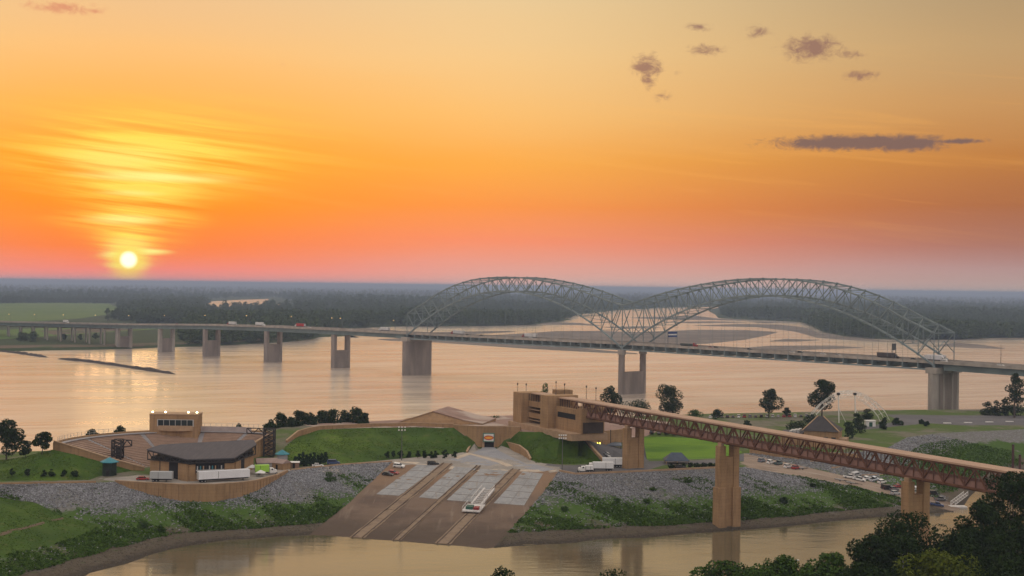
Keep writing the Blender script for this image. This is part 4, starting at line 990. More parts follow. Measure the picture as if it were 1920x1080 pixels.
for i in range(9): l = 8+i*(CLn-10)/8; cbx(l-.15, l+.15, -1.9, 1.9, .9, 1.25).build('cross_bar', M_WST, car_t)
for w in (-3.3, 3.3):
    for l in (-.8, 1.6, 4, 6.7): member('post', C_(l,w,1.1), C_(l,w,2.4), .14, .14, M_WST, car_t)
    member('handrail', C_(-.8,w,2.35), C_(6.8,w,2.35), .12, .12, M_WST, car_t)
for w in (-2.4, 2.4):
    for l in (8, 14, CLn-2): member('post', C_(l,w,1.0), C_(l,w,3.0), .2, .2, M_WST, car_t)
    member('handrail', C_(8,w,2.95), C_(CLn-2,w,2.95), .16, .16, M_WST, car_t)
cbx(.6, 3.0, -2.4, .2, 1.1, 2.1).build('winch_box', mat('dark_green_paint', (0.03,0.10,0.07), 0.5, 0.2, 1), car_t)
cbx(.3, 2.4, .6, 2.6, 1.1, 1.9).build('crate', mat('dark_red_paint', (0.25,0.03,0.03), 0.5, 0.2, 1), car_t)
for l in (0, 5, 10, CLn-2):
    for w in (-1.8, 1.8): MB().cyl(C_(l,w-.15,.55), C_(l,w+.15,.55), .42, .42, 10).build('wheel', M_DARK, car_t)

# worn dirt track across the sloping lawn
bobj = [o for o in COL.objects if o.name.startswith('lawn_bench')][0]
for q in ([(0,1000),(0,1006),(60,988),(60,984)], [(60,984),(60,988),(120,973),(118,970)]): patch('dirt_track', q, M_MUD, .05, .03, bobj, 4, 3)

# ------------------------------------------------------------------ open-air theatre
AC = Vector((-125.0, 540.0)); A_IN, A_OUT, AZ0, AZ1 = 19.0, 51.0, 14.4, 24.4
def ap(r, deg, z): a = math.radians(deg); return Vector((AC.x+r*math.cos(a), AC.y+r*math.sin(a), z))
amph = wthing('amphitheatre', 'curved bowl of pinkish tan theatre seating facing the stage', 'amphitheatre', (AC.x, AC.y+20, 14))
NROW = 22; secs = [(183,158),(155.5,127),(124.5,98),(95.5,76),(73.5,61)]
def steps(mb, d0, d1, nseg, rise=0.0, rows=NROW):
    for r in range(rows):
        r0 = A_IN+(A_OUT-A_IN)*r/rows; r1 = A_IN+(A_OUT-A_IN)*(r+1)/rows; z = AZ0+(AZ1-AZ0)*(r+1)/rows+rise; zb = z-(AZ1-AZ0)/rows-.6
        vs = []
        for k in range(nseg+1):
            d = d0+(d1-d0)*k/nseg; vs += [ap(r0,d,zb), ap(r0,d,z), ap(r1,d,z), ap(r1,d,zb)]
        fs = []
        for k in range(nseg): o = 4*k; fs += [(o,o+1,o+5,o+4), (o+1,o+2,o+6,o+5), (o+2,o+3,o+7,o+6)]
        fs += [(0,1,2,3), (4*nseg,4*nseg+3,4*nseg+2,4*nseg+1)]
        mb.add(vs, fs)
    return mb
for d0, d1 in secs:
    blk_ = steps(MB(), d0, d1, 8).build('seating_block', M_SEAT, amph); blk_['kind'] = 'stuff'
for a, b in zip(secs, secs[1:]): st_ = steps(MB(), a[1], b[0], 1, -.12, 40).build('aisle_stairs', M_STAIR, amph); st_['kind'] = 'stuff'
ring = MB(); n = 40
pts = [ap(A_OUT+.1, 184-(184-60)*k/n, 0) for k in range(n+1)]
ring.wall(pts, .8, [AZ1+.9]*(n+1), [13.6]*(n+1), 1).build('back_wall', M_TAN, amph)
walkr = MB(); vs = []; 
for k in range(n+1):
    d = 184-(184-60)*k/n; vs += [ap(A_OUT-2.0,d,AZ1+.25), ap(A_OUT-.05,d,AZ1+.25), ap(A_OUT-.05,d,AZ1-.1), ap(A_OUT-2.0,d,AZ1-.1)]
walkr.add(vs, [f for k in range(n) for f in ((4*k,4*k+1,4*k+5,4*k+4),(4*k+1,4*k+2,4*k+6,4*k+5),(4*k+3,4*k,4*k+4,4*k+7))]); walkr.build('rim_walk', M_STAIR, amph)
for deg, sd in ((183.4, -1), (60.6, 1)):
    ln = [ap(A_OUT+.6,deg,0), ap(A_OUT-10,deg,0), ap(A_IN+12,deg,0), ap(A_IN-2,deg,0)]
    zt = [AZ1+1.3, AZ1-1.8, AZ0+5.0, AZ0+1.2]
    MB().wall(ln, .9, zt, [13.5]*4, sd).build('end_wall', M_TAN, amph); MB().wall(ln, 1.2, [z+.35 for z in zt], [z+.003 for z in zt], sd).build('end_coping', M_TAN2, amph)
# pale railings round the rim
def railing(name, lab, ptsl, h, n_, m):
    t = wthing(name, lab, 'railing', ptsl[0])
    for k in range(len(ptsl)): member('post', ptsl[k], ptsl[k]+Vector((0,0,h)), .13, .13, m, t)
    for k in range(len(ptsl)-1):
        for f in (.5, 1.0): member('rail', ptsl[k]+Vector((0,0,h*f)), ptsl[k+1]+Vector((0,0,h*f)), .09, .09, m, t)
railing('railing', 'pale handrail on the theatre rim beside the control booth', [ap(A_OUT-.4, d, AZ1+.9) for d in np.linspace(112, 66, 18)], 2.6, 0, M_RAIL)
railing('railing', 'pale handrail on the theatre rim above the grass mound', [ap(A_OUT-.4, d, AZ1+.9) for d in np.linspace(182, 140, 16)], 1.8, 0, M_RAIL)
pan = MB().wall([ap(A_OUT-1.2, d, 0) for d in np.linspace(110, 72, 14)], .15, [AZ1+2.3]*14, [AZ1+.26]*14, 1)
tag(pan.build('fence_panel', mat('pinkish_mesh_panel', (0.42,0.36,0.35), 0.7, 0.2, 0.5)), 'pale pinkish screen fence along the theatre rim', 'fence')
# control booth
bA, bB = D(280, 815, 583), D(370, 815, 583); zt = D(325, 778, 583).z
booth = wthing('control_booth', 'square tan control booth with a window band above the theatre seats', 'building', ((bA.x+bB.x)/2, 583, 23))
MB().box(bA.x, bB.x, 583, 592, 14.2, zt).build('walls', M_TAN, booth)
def bo(px, py): return D(px, py, 583)
w0, w1 = bo(296, 798), bo(362, 788)
MB().box(w0.x-.3, w1.x+.3, 582.86, 583.3, w0.z-.25, w1.z+.25).build('window_frame', M_RAIL, booth)
for i in range(6):
    a = w0.x+(w1.x-w0.x)*(i+.04)/6; b = w0.x+(w1.x-w0.x)*(i+.94)/6
    MB().box(a, b, 582.80, 582.99, w0.z, w1.z).build('pane', M_GLASS, booth)
q0, q1 = bo(296, 807), bo(362, 798.5)
arc = [(q0.x+(q1.x-q0.x)*k/12, 582.9-2.0*math.sin(PI*k/12)) for k in range(13)]
MB().prism(arc, q0.z, q1.z).build('balcony', M_TAN2, booth)
MB().box(bA.x-.2, bB.x+.2, 582.8, 592.2, zt+.003, zt+.4).build('roof_edge', M_TAN2, booth)
M_FLOOD = mat('lit_flood_lamp', (0.9,0.8,0.5), 0.4, 0, 1, emit=(1.0,0.80,0.40), estr=8.0)
for i, (px, lb) in enumerate(((286, 'lit flood lamp on the roof corner of the control booth'), (310, 'lit flood lamp on the booth roof next to the corner lamp'), (353, 'lit yellow flood lamp above the booth window end'), (369, 'lit flood lamp on the far roof corner of the booth'))):
    q = bo(px, 776); t = thing('flood_lamp', lb, 'flood lamp', (q.x, 583.4, zt+.41))
    MB().bar((0,0,0), (0,0,.5), .15).build('stand', M_DARK, t); MB().ico((0,-.1,.75), .52, .4, .4, 1).build('lamp_glass', M_FLOOD, t)
# stage house
sBL, sFL, sFR, sBR = G(275,843,24.0), G(350,862,22.4), G(437,859,22.4), G(478,834,24.0)
stage = wthing('stage_house', 'tan stage house under a wide grey metal roof with dark trusses', 'building', ((sFL.x+sFR.x)/2, sFL.y, 14))
sBL, sFL, sFR, sBR = [p+Vector((0,1.6,0)) for p in (sBL, sFL, sFR, sBR)]
foot = [(sBL.x+.8, sBL.y+.5), (sFL.x+.4, sFL.y+1.0), (sFR.x-.4, sFR.y+1.0), (sBR.x-.8, sBR.y+.5), (sBR.x-3, sBR.y+8), (sBL.x+3, sBL.y+8)]
MB().prism(foot, 13.6, 20.2).build('walls', M_TAN, stage)
rf = [sBL, sFL, sFR, sBR, sBR+Vector((-3,9,.8)), sBL+Vector((3,9,.8))]
ce_ = sum(rf, Vector())/6
MB().prism([(p.x+(p.x-ce_.x)*.02, p.y+(p.y-ce_.y)*.02) for p in rf], [p.z-.35 for p in rf], [p.z for p in rf]).build('roof', M_ROOFG, stage)
def edge_truss(a, b, za, zb, nn):
    for i in range(nn):
        p, q = a.lerp(b, i/nn), a.lerp(b, (i+1)/nn); z0 = za+(zb-za)*i/nn; z1 = za+(zb-za)*(i+1)/nn
        dn = Vector((0,-.05,0))
        member('truss_bar', p+Vector((0,0,-.5)), q+Vector((0,0,-.5)), .35, .5, M_DARK, stage); member('truss_bar', Vector((p.x,p.y,z0)), Vector((q.x,q.y,z1)), .35, .4, M_DARK, stage)
        member('truss_bar', Vector((p.x,p.y,z0)), p+Vector((0,0,-.5)), .3, .3, M_DARK, stage)
        if i % 2: member('truss_bar', Vector((p.x,p.y,z0)), q+Vector((0,0,-.5)), .25, .25, M_DARK, stage)
        else: member('truss_bar', p+Vector((0,0,-.5)), Vector((q.x,q.y,z1)), .25, .25, M_DARK, stage)
edge_truss(sBL, sFL, 20.1, 20.9, 7); edge_truss(sFL, sFR, 20.9, 20.9, 8); edge_truss(sBR, sFR, 20.1, 20.9, 6)
MB().prism([(p[0]*.99+ce_.x*.01, p[1]*.99+ce_.y*.01+.3) for p in foot], 20.2, 21.2).build('clerestory', M_HOLE, stage)
def face_panel(A_, B_, f0, f1, z0, z1, nm, m, pr=.12, par=None):
    a, b = Vector(A_).lerp(Vector(B_), f0), Vector(A_).lerp(Vector(B_), f1); d = (b-a).normalized(); nr_ = Vector((d.y, -d.x))
    if nr_.y > 0: nr_ = -nr_
    P_ = [(a.x, a.y), (b.x, b.y), (b.x+nr_.x*pr, b.y+nr_.y*pr), (a.x+nr_.x*pr, a.y+nr_.y*pr)]
    return MB().prism(P_, z0, z1).build(nm, m, par or stage)
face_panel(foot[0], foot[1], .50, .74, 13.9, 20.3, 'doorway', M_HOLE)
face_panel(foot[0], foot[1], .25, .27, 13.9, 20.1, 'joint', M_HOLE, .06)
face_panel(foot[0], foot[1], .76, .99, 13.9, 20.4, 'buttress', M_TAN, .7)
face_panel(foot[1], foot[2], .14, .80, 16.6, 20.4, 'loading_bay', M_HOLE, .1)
sh = face_panel(foot[1], foot[2], .15, .79, 17.8, 18.2, 'shelf', M_RAIL, .25); face_panel(foot[1], foot[2], .15, .79, 16.7, 17.1, 'shelf', M_TAN2, .3)
for k in range(9): face_panel(foot[1], foot[2], .17+.068*k, .17+.068*k+.025, 18.25, 19.6, 'equipment', [M_RAIL, M_TEAL, M_TAN2, M_DARK][k % 4], .3)
face_panel(foot[2], foot[3], .06, .30, 13.9, 20.3, 'buttress', M_TAN, .5); face_panel(foot[2], foot[3], .34, .52, 13.9, 20.2, 'doorway', M_HOLE)
# lattice light towers
def lattice(mb_parent, base, w, h, nb_, m, arm=None):
    for dx_ in (-w/2, w/2):
        for dy_ in (-w/2, w/2): member('leg', base+Vector((dx_,dy_,0)), base+Vector((dx_,dy_,h)), .5, .5, m, mb_parent)
    for k in range(nb_):
        z0, z1 = h*k/nb_, h*(k+1)/nb_; s = -1 if k % 2 else 1
        for dy_ in (-w/2, w/2):
            member('brace', base+Vector((-s*w/2,dy_,z0)), base+Vector((s*w/2,dy_,z1)), .3, .3, m, mb_parent); member('brace', base+Vector((-w/2,dy_,z1)), base+Vector((w/2,dy_,z1)), .3, .3, m, mb_parent)
        for dx_ in (-w/2, w/2): member('brace', base+Vector((dx_,-s*w/2,z0)), base+Vector((dx_,s*w/2,z1)), .3, .3, m, mb_parent)
b0 = G(212, 882, 14); b0 = Vector((b0.x, b0.y+6, 14)); hh = D(212, 824, b0.y).z-14
tw1 = wthing('lighting_tower', 'black lattice lighting tower with a truss arm behind the teal kiosk', 'lighting tower', b0)
lattice(tw1, b0, 3.6, hh, 8, M_DARK)
a0 = b0+Vector((1.8,0,hh)); a1 = D(247, 826, b0.y); a2 = D(247, 836, b0.y); a3 = b0+Vector((1.8,0,hh-3.0))
for p, q in ((a0,a1),(a3,a2),(a1,a2),(a3,a0.lerp(a1,.5)),(a0.lerp(a1,.5),a2)): member('arm_bar', p, q, .35, .35, M_DARK, tw1)
MB().box(b0.x-.2, b0.x+1.4, b0.y-1.9, b0.y+1.2, 14.5, 14+hh*.75).build('speaker_stack', M_HOLE, tw1)
b0 = Vector((D(505,850,578).x, 578, 14)); hh = D(505, 804, 578).z-14
tw2 = wthing('lighting_tower', 'black lattice lighting tower with a long truss arm beside the grass mound', 'lighting tower', b0)
lattice(tw2, b0, 4.0, hh, 8, M_DARK)
for (x0, y0_, x1, y1_) in ((496,803,463,803),(496,814,463,812),(463,803,463,812),(485,803,474,813),(496,814,485,803),(474,813,464,803)): member('arm_bar', D(x0,y0_,578), D(x1,y1_,578), .35, .35, M_DARK, tw2)
# ticket kiosks with teal roofs
def kiosk(c, w, h, lab, wallm, ov):
    t = thing('kiosk', lab, 'kiosk', c)
    MB().prism([(w*math.cos(i*PI/3), w*math.sin(i*PI/3)) for i in range(6)], 0, h).build('walls', wallm, t)
    mb = MB(); vs = [(ov*math.cos(i*PI/3), ov*math.sin(i*PI/3), h) for i in range(6)]+[(0,0,h+1.7)]+[(ov*math.cos(i*PI/3), ov*math.sin(i*PI/3), h-.25) for i in range(6)]
    mb.add(vs, [(i,(i+1)%6,6) for i in range(6)]+[(i,7+i,7+(i+1)%6,(i+1)%6) for i in range(6)]+[(12,11,10,9,8,7)]); mb.build('roof', M_TEAL, t)
    MB().box(-.5,.5,-w*.9-.05,-w*.8,0,2.1).build('door', M_HOLE, t)
    MB().box(-w*.42,w*.42,-w*.88-.1,-w*.82,2.3,3.0).build('window', M_GLASS, t)
kiosk(G(203, 893, 14)+Vector((0,1.5,0)), 2.7, 5.4, 'dark walled kiosk with a teal roof beside the grass mound', mat('dark_green_cladding', (0.022,0.035,0.025), 0.8, 0.3, 0.5), 3.6)
q = G(521, 880, 14); kiosk(Vector((q.x, q.y+10, 14)), 2.2, 5.0, 'pale walled kiosk with a teal roof behind the loading yard sheds', M_STAIR, 3.0)
# small sheds by the yard
def shed(c, w, d, h, rh, rot, lab, wm, rm):
    t = thing('shed', lab, 'shed', c, rot)
    MB().box(-w/2,w/2,-d/2,d/2,0,h).build('walls', wm, t)
    mb = MB(); o = .3; mb.add([(-w/2-o,-d/2-o,h),(w/2+o,-d/2-o,h),(w/2+o,d/2+o,h),(-w/2-o,d/2+o,h),(-w/2-o,0,h+rh),(w/2+o,0,h+rh)], [(0,1,5,4),(2,3,4,5),(0,4,3),(1,2,5),(3,2,1,0)]); mb.build('roof', rm, t)
    MB().box(-.5,.5,-d/2-.06,-d/2,0,2.0).build('door', M_HOLE, t)
M_PINKR = mat('pinkish_shingle_roof', (0.34,0.25,0.22), 0.8, 0.2, 0.5)
q = G(492, 884, 14); shed(q+Vector((0,9,0)), 8, 6, 2.6, 1.6, .3, 'pale shed with a pinkish pitched roof behind the green truck', M_STAIR, M_PINKR)
q = G(523, 882, 14); shed(q+Vector((0,4,0)), 6, 5, 2.6, 1.4, -.5, 'tan shed with a pitched roof beside the pale kiosk', M_TAN, M_PINKR)
q = G(549, 879, 14); shed(q+Vector((0,3,0)), 4, 3.2, 2.3, .4, .1, 'small brown hut at the end of the conifer hedge', mat('brown_hut', (0.28,0.17,0.12), 0.8, 0.2, 1), M_WHITE)
# event tents in the yard
def tent(c, w, h, lab):
    t = thing('canopy_tent', lab, 'tent', c)
    mb = MB(); mb.add([(-w,-w,h),(w,-w,h),(w,w,h),(-w,w,h),(0,0,h+1.1)], [(0,1,4),(1,2,4),(2,3,4),(3,0,4)]); mb.build('canopy', M_WHITE, t)
    for x in (-w,w):
        for y in (-w,w): MB().cyl((x*.95,y*.95,0),(x*.95,y*.95,h),.07,.07,5).build('pole', M_RAIL, t)
tent(G(470, 891, 14)+Vector((0,3,0)), 2.0, 2.6, 'white peaked canopy tent at the end of the long white trailer')
tent(G(487, 894.5, 14)+Vector((0,1.5,-.2)), 1.8, 1.7, 'white peaked canopy tent close behind the terrace wall')
tent(G(372, 893, 14)+Vector((0,4,0)), 1.9, 2.4, 'cream canopy tent between the stage house and long trailer')

# ------------------------------------------------------------------ buildings and structures on the far side of the footbridge
c0 = G(1552, 843, 14); hall = thing('visitor_hall', 'tan visitor hall with a steep dark hipped roof behind the footbridge', 'building', c0+Vector((0,10,0)), -.35)
MB().box(-7.8,7.8,-7.8,7.8,-.5,8.19).build('walls', M_TAN, hall)
mb = MB(); mb.add([(-8.6,-8.6,8.2),(8.6,-8.6,8.2),(8.6,8.6,8.2),(-8.6,8.6,8.2),(-2.5,0,14.6),(0,0,14.6)], [(0,1,5,4),(1,2,5),(2,3,4,5),(3,0,4),(3,2,1,0)]); rfo = mb.build('roof', mat('dark_slate_roof', (0.05,0.045,0.047), 0.7, 0.25, 0.4), hall)
for a, b in (((-8.6,-8.6,8.3),(-2.5,0,14.7)), ((8.6,-8.6,8.3),(0,0,14.7))): MB().bar(a, b, .5, .3).build('hip_tile', M_TAN2, rfo)
for x in (-6,-2.4,1.2,4.8): MB().box(x,x+2.0,-7.9,-7.75,3.0,5.6).build('window', M_GLASS, hall)
MB().box(-19,-7.85,-6,7,-.5,6.2).build('side_wing', M_TAN, hall); MB().box(-19.4,-8.7,-6.4,7.4,6.21,6.7).build('wing_roof', M_ROOFG, hall)
for i in range(3): MB().box(-15+i*1.7,-13.8+i*1.7,-5,4,6.71,7.5+i*.3).build('roof_unit', M_RAIL, hall)
MB().box(7.85,11.5,-7,3,-.5,5).build('porch', M_TAN2, hall)
q = G(1440, 851, 14); tag(MB().wall([q+Vector((-8,2,0)), q+Vector((14,-3,0)), q+Vector((40,-6,0))], .7, [16.2,16.0,15.0], [12]*3, 1).build('retaining_wall', M_TAN), 'tan retaining wall behind the launch ramp cars', 'wall')
# terraces of the launch bank
for k, (x0, y0_, x1, y1_) in enumerate(((1520,866,1600,864),(1560,878,1660,872),(1600,893,1700,890))):
    a, b = OnG(x0, y0_), OnG(x1, y1_); tag(MB().wall([a, a.lerp(b,.5), b], .6, [a.z+.5, (a.z+b.z)/2+.6, b.z+.5], [a.z-1.5, (a.z+b.z)/2-1.5, b.z-1.5], 1).build('terrace_kerb', M_TAN2), ['upper pale kerb across the stony terrace under the footbridge', 'middle pale kerb across the stony terrace under the footbridge', 'lower pale kerb across the stony terrace beside the launch ramp'][k], 'kerb')
# white lattice canopy frame
fc = OnG(1592, 793); frame = wthing('lattice_canopy_frame', 'white tubular lattice arch frame with two masts beside the visitor hall', 'canopy frame', fc)
def arch_pt(x0, x1, yb0, yb1, Y0, Y1, h, f):
    a, b = D(x0, yb0, Y0), D(x1, yb1, Y1); p = a.lerp(b, f); zb = gz(p.x, p.y); return Vector((p.x, p.y, zb + h*math.sin(PI*f)**.72))
NA = 18; rows_ = [((1524,1652), 775, 15.0), ((1518,1660), 783, 17.0), ((1516,1668), 796, 16.5)]
arcs = []
for (xs_, Yd, h) in rows_: arcs.append([arch_pt(xs_[0], xs_[1], 790, 790, Yd, Yd, h*1.0, i/NA) for i in range(NA+1)])
for A_ in arcs:
    inn = [p+Vector((0,0,-1.3*math.sin(PI*i/NA))) for i, p in enumerate(A_)]
    for i in range(NA):
        member('tube', A_[i], A_[i+1], .22, .22, M_WHITE, frame); member('tube', inn[i], inn[i+1], .18, .18, M_WHITE, frame)
        member('lattice_tube', A_[i] if i % 2 else inn[i], inn[i+1] if i % 2 else A_[i+1], .11, .11, M_WHITE, frame)
for A_, B_ in zip(arcs, arcs[1:]):
    for i in range(1, NA):
        member('lattice_tube', A_[i], B_[i], .11, .11, M_WHITE, frame); member('lattice_tube', A_[i], B_[i+1] if i % 2 else B_[i-1], .10, .10, M_WHITE, frame)
for px in (1573, 1604):
    b = D(px, 795, 770); b.z = gz(b.x, b.y); t_ = D(px-1, 741, 770)
    member('mast', b, t_, .5, .5, M_WHITE, frame); MB().box(t_.x-.8,t_.x+.8,t_.y-.6,t_.y+.6,t_.z,t_.z+1.3).build('lamp_box', M_DARK, frame)
    member('stay', b+Vector((4,0,0)), b.lerp(t_, .55), .22, .22, M_WHITE, frame)
q = OnG(1631, 799); hut = thing('utility_hut', 'small white utility hut with a green door by the lattice frame', 'hut', q)
MB().box(-2.6,2.6,-2,2,0,2.9).build('walls', M_WHITE, hut); MB().box(-.9,.9,-2.1,-1.98,0,2.3).build('door', mat('green_door', (0.02,0.09,0.06), 0.5, 0.1, 1), hut); MB().box(-2.9,2.9,-2.3,2.3,2.9,3.2).build('roof', M_WHITE, hut)
# picnic pavilion
q = OnG(1270, 871); pav = thing('pavilion', 'picnic pavilion with a dark blue hipped roof behind the hedge', 'pavilion', q+Vector((0,4,0)))
mb = MB(); mb.add([(-5.2,-4,1.6),(5.2,-4,1.6),(5.2,4,1.6),(-5.2,4,1.6),(-2.2,0,4.6),(2.2,0,4.6),(-5.2,-4,1.4),(5.2,-4,1.4),(5.2,4,1.4),(-5.2,4,1.4)], [(0,1,5,4),(1,2,5),(2,3,4,5),(3,0,4),(6,7,1,0),(7,8,2,1),(8,9,3,2),(9,6,0,3),(9,8,7,6)]); mb.build('roof', M_ROOFB, pav)
for x in (-4.6,0,4.6):
    for y in (-3.5,3.5): MB().box(x-.15,x+.15,y-.15,y+.15,0,1.5).build('post', M_TAN2, pav)
# parking islands, pilings, floating dock
for i, (x, y) in enumerate(((1776,794),(1815,793),(1855,792),(1893,791))):
    q = OnG(x, y); o = MB().box(-2.2,2.2,-.6,.6,0,.45).build('parking_island', M_WHITE, None, .1); o.location = q; tag(o, 'white kerbed island in the row along the parking lot edge', 'parking island', 'islands along the parking lot edge')
M_PILE = mat('rusty_steel_pile', (0.10,0.045,0.04), 0.7, 0.3, 0.3)
for i, (px, yt, yb) in enumerate(((1899,834,884),(1912,853,886))):
    q = G(px, yb, 0); h = D(px, yt, q.y).z; t = thing('mooring_pile', ['tall rusty mooring pile standing in the water behind the footbridge', 'shorter rusty mooring pile beside the taller one'][i], 'mooring pile', (q.x, q.y, -2))
    MB().cyl((0,0,0),(0,0,h+2),.62,.6,10).build('shaft', M_PILE, t); MB().cyl((0,0,h+2),(0,0,h+2.2),.7,.7,10).build('cap', M_DARK, t)
q = G(1797, 949, .5); dock = wthing('floating_dock', 'white framed floating dock with truss gangway at the foot of the launch ramp', 'dock', (q.x, q.y, 0))
MB().box(q.x-6,q.x+3,q.y-2,q.y+2,-.3,.6).build('pontoon', M_WST, dock)
g0, g1 = Vector((q.x-2,q.y+1,.8)), D(1811, 928, q.y+14)
for w in (-.9,.9):
    for h in (0,1.4): member('gangway_rail', g0+Vector((w,0,h)), g1+Vector((w,0,h)), .2, .2, M_WST, dock)
    for i in range(7):
        p, r = g0.lerp(g1,i/6), g0.lerp(g1,min(1,(i+1)/6)); member('gangway_bar', p+Vector((w,0,0)), p+Vector((w,0,1.4)), .14, .14, M_WST, dock); member('gangway_bar', p+Vector((w,0,0)), r+Vector((w,0,1.4)), .12, .12, M_WST, dock)
# tall floodlight poles by the boat ramp, lamp posts on the near bank
def flood_pole(base, h, nl, lab, two=False):
    t = thing('flood_light_pole', lab, 'light pole', base)
    MB().cyl((0,0,0),(0,0,h),.2,.11,7).build('pole', M_POLE, t)
    for r in range(2): MB().box(-1.5,1.5,-.08,.08,h-.3-r*1.2,h-.15-r*1.2).build('crossarm', M_POLE, t)
    for r in range(2):
        for i in range(nl): x = -1.3+2.6*i/(nl-1); MB().box(x-.28,x+.28,-.45,.0,h-.25-r*1.2,h+.3-r*1.2).build('flood_lamp', M_WHITE, t)
q = OnG(753, 863); flood_pole(q, D(753,801,q.y).z-q.z, 3, 'tall thin floodlight pole at the foot of the large mound')
q = OnG(1054, 883); flood_pole(q, D(1054,816,q.y).z-q.z, 4, 'tall thin floodlight pole at the corner of the boat ramp')
for px, yt, Yd, lab in ((1488, 1051, 330, 'lamp post standing between the low trees of the near bank'), (1693, 1037, 318, 'lamp post in front of the large dark tree on the near bank')):
    tp_ = D(px, yt, Yd); t = thing('street_lamp', lab, 'street lamp', (tp_.x, tp_.y, 15)); h = tp_.z-15
    MB().cyl((0,0,0),(0,0,h),.16,.12,8).build('pole', M_STAIR, t); MB().box(-1.0,1.0,-.1,.1,h-.15,h).build('arm', M_STAIR, t)
    for x in (-.95,.95): MB().box(x-.35,x+.35,-.2,.2,h-.05,h+.22).build('lamp_head', M_WHITE, t)

# ------------------------------------------------------------------ vegetation
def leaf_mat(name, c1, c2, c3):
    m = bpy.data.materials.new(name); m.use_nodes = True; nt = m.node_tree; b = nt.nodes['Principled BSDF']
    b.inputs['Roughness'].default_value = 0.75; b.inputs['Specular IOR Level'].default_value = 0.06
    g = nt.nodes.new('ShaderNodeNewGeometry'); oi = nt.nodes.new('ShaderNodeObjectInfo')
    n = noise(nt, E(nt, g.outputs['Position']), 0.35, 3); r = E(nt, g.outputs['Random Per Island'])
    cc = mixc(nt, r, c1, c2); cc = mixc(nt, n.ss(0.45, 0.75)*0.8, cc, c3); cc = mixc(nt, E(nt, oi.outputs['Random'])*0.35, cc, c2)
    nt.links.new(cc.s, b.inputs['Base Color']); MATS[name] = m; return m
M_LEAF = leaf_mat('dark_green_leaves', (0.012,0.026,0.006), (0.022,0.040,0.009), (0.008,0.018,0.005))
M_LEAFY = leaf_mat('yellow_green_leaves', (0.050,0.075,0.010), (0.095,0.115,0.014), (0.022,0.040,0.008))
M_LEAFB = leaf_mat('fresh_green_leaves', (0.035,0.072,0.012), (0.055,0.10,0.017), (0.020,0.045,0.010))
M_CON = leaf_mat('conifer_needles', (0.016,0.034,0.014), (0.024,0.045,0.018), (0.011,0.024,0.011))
M_BARK = mat('grey_brown_bark', (0.085,0.065,0.05), 0.9, 0.3, 2.0, bump=0.03)
def leaves(clumps, n, size, rng, flat=0.0):
    """clumps: (cx,cy,cz,rx,ry,rz); returns quads spread over each clump's shell and inside"""
    c = np.array(clumps); w = (c[:,3]*c[:,4]*c[:,5])**0.67; k = rng.choice(len(c), n, p=w/w.sum())
    d = rng.normal(size=(n,3)); d /= np.linalg.norm(d, axis=1)[:,None]
    r = rng.uniform(0.45, 1.0, n)**0.5
    p = c[k,:3] + d*c[k,3:6]*r[:,None]
    nrm = d*0.8 + rng.normal(size=(n,3))*0.7; nrm[:,2] += 0.25; nrm /= np.linalg.norm(nrm, axis=1)[:,None]
    a = np.cross(nrm, rng.normal(size=(n,3))); a /= np.linalg.norm(a, axis=1)[:,None]+1e-9; b = np.cross(nrm, a)
    s = size*rng.uniform(0.55, 1.35, n)[:,None]
    V_ = np.stack([p-a*s*.5, p-b*s*.35, p+a*s*.5, p+b*s*.35], axis=1).reshape(-1,3)
    return V_, np.arange(4*n).reshape(-1,4)
def crown_clumps(h, w, rng, base=0.28, nc=14, lean=0.0, shape='round', cs=1.0):
    out = []
    for i in range(nc):
        f = rng.uniform(0, 1); z = h*(base+(0.93-base)*f)
        env = math.sin(PI*min(1, max(0.05, (f*0.86+0.12))))**0.7 if shape == 'round' else (1-f*0.85)
        a = rng.uniform(0, 2*PI); rr = w*0.5*env*rng.uniform(0.25, 0.80 if cs == 1.0 else 0.95)
        s = w*rng.uniform(0.10, 0.24)*(0.7+0.5*env)*cs
        out.append((rr*math.cos(a)+lean*f, rr*math.sin(a), z, s, s, s*rng.uniform(.65,.95)))
    out.append((lean*.5, 0, h*(base+.35), w*.24, w*.24, h*.2)); out.append((lean*.9, 0, h*.88, w*.17, w*.17, h*.1))
    return out
def tree(label, base, h, w, seed, n=2200, leaf=0.9, name='tree', cat='tree', group=None, m=None, basef=0.28, nc=14, lean=0.0, shape='round', trunk=True, cs=1.0):
    rng = np.random.default_rng(seed); t = thing(name, label, cat, base, 0, group)
    cl = crown_clumps(h, w, rng, basef, nc, lean, shape, cs)
    if trunk:
        tr = MB(); r0 = max(.12, h*.022); top = h*max(.45, basef+.25)
        tr.cyl((0,0,-.4), (lean*.3,0,top*.55), r0, r0*.72, 8); tr.cyl((lean*.3,0,top*.55), (lean*.5,0,top), r0*.72, r0*.42, 7)
        for c in cl[:7]: s0 = Vector((lean*.3,0,top*rng.uniform(.45,.9))); tr.cyl(s0, s0.lerp(Vector(c[:3]), .85), r0*.34, r0*.12, 5)
        tr.build('trunk', M_BARK, t)
    V_, F_ = leaves(cl, n, leaf, rng); link('crown', np_mesh('crown', V_, F_, m or M_LEAF), t)
    return t
def gtree(label, px, pyb, pyt, wpx, seed, **k):          # a tree surveyed by its foot, top and width
    b = OnG(px, pyb); s = b.y/FPX; h = (pyb-pyt)*s; return tree(label, b, h, wpx*s, seed, **k)
def dtree(label, px, pyt, wpx, Y, zb, seed, **k):        # foot hidden from view
    q = D(px, pyt, Y); return tree(label, Vector((q.x, Y, zb)), q.z-zb, wpx*Y/FPX, seed, **k)
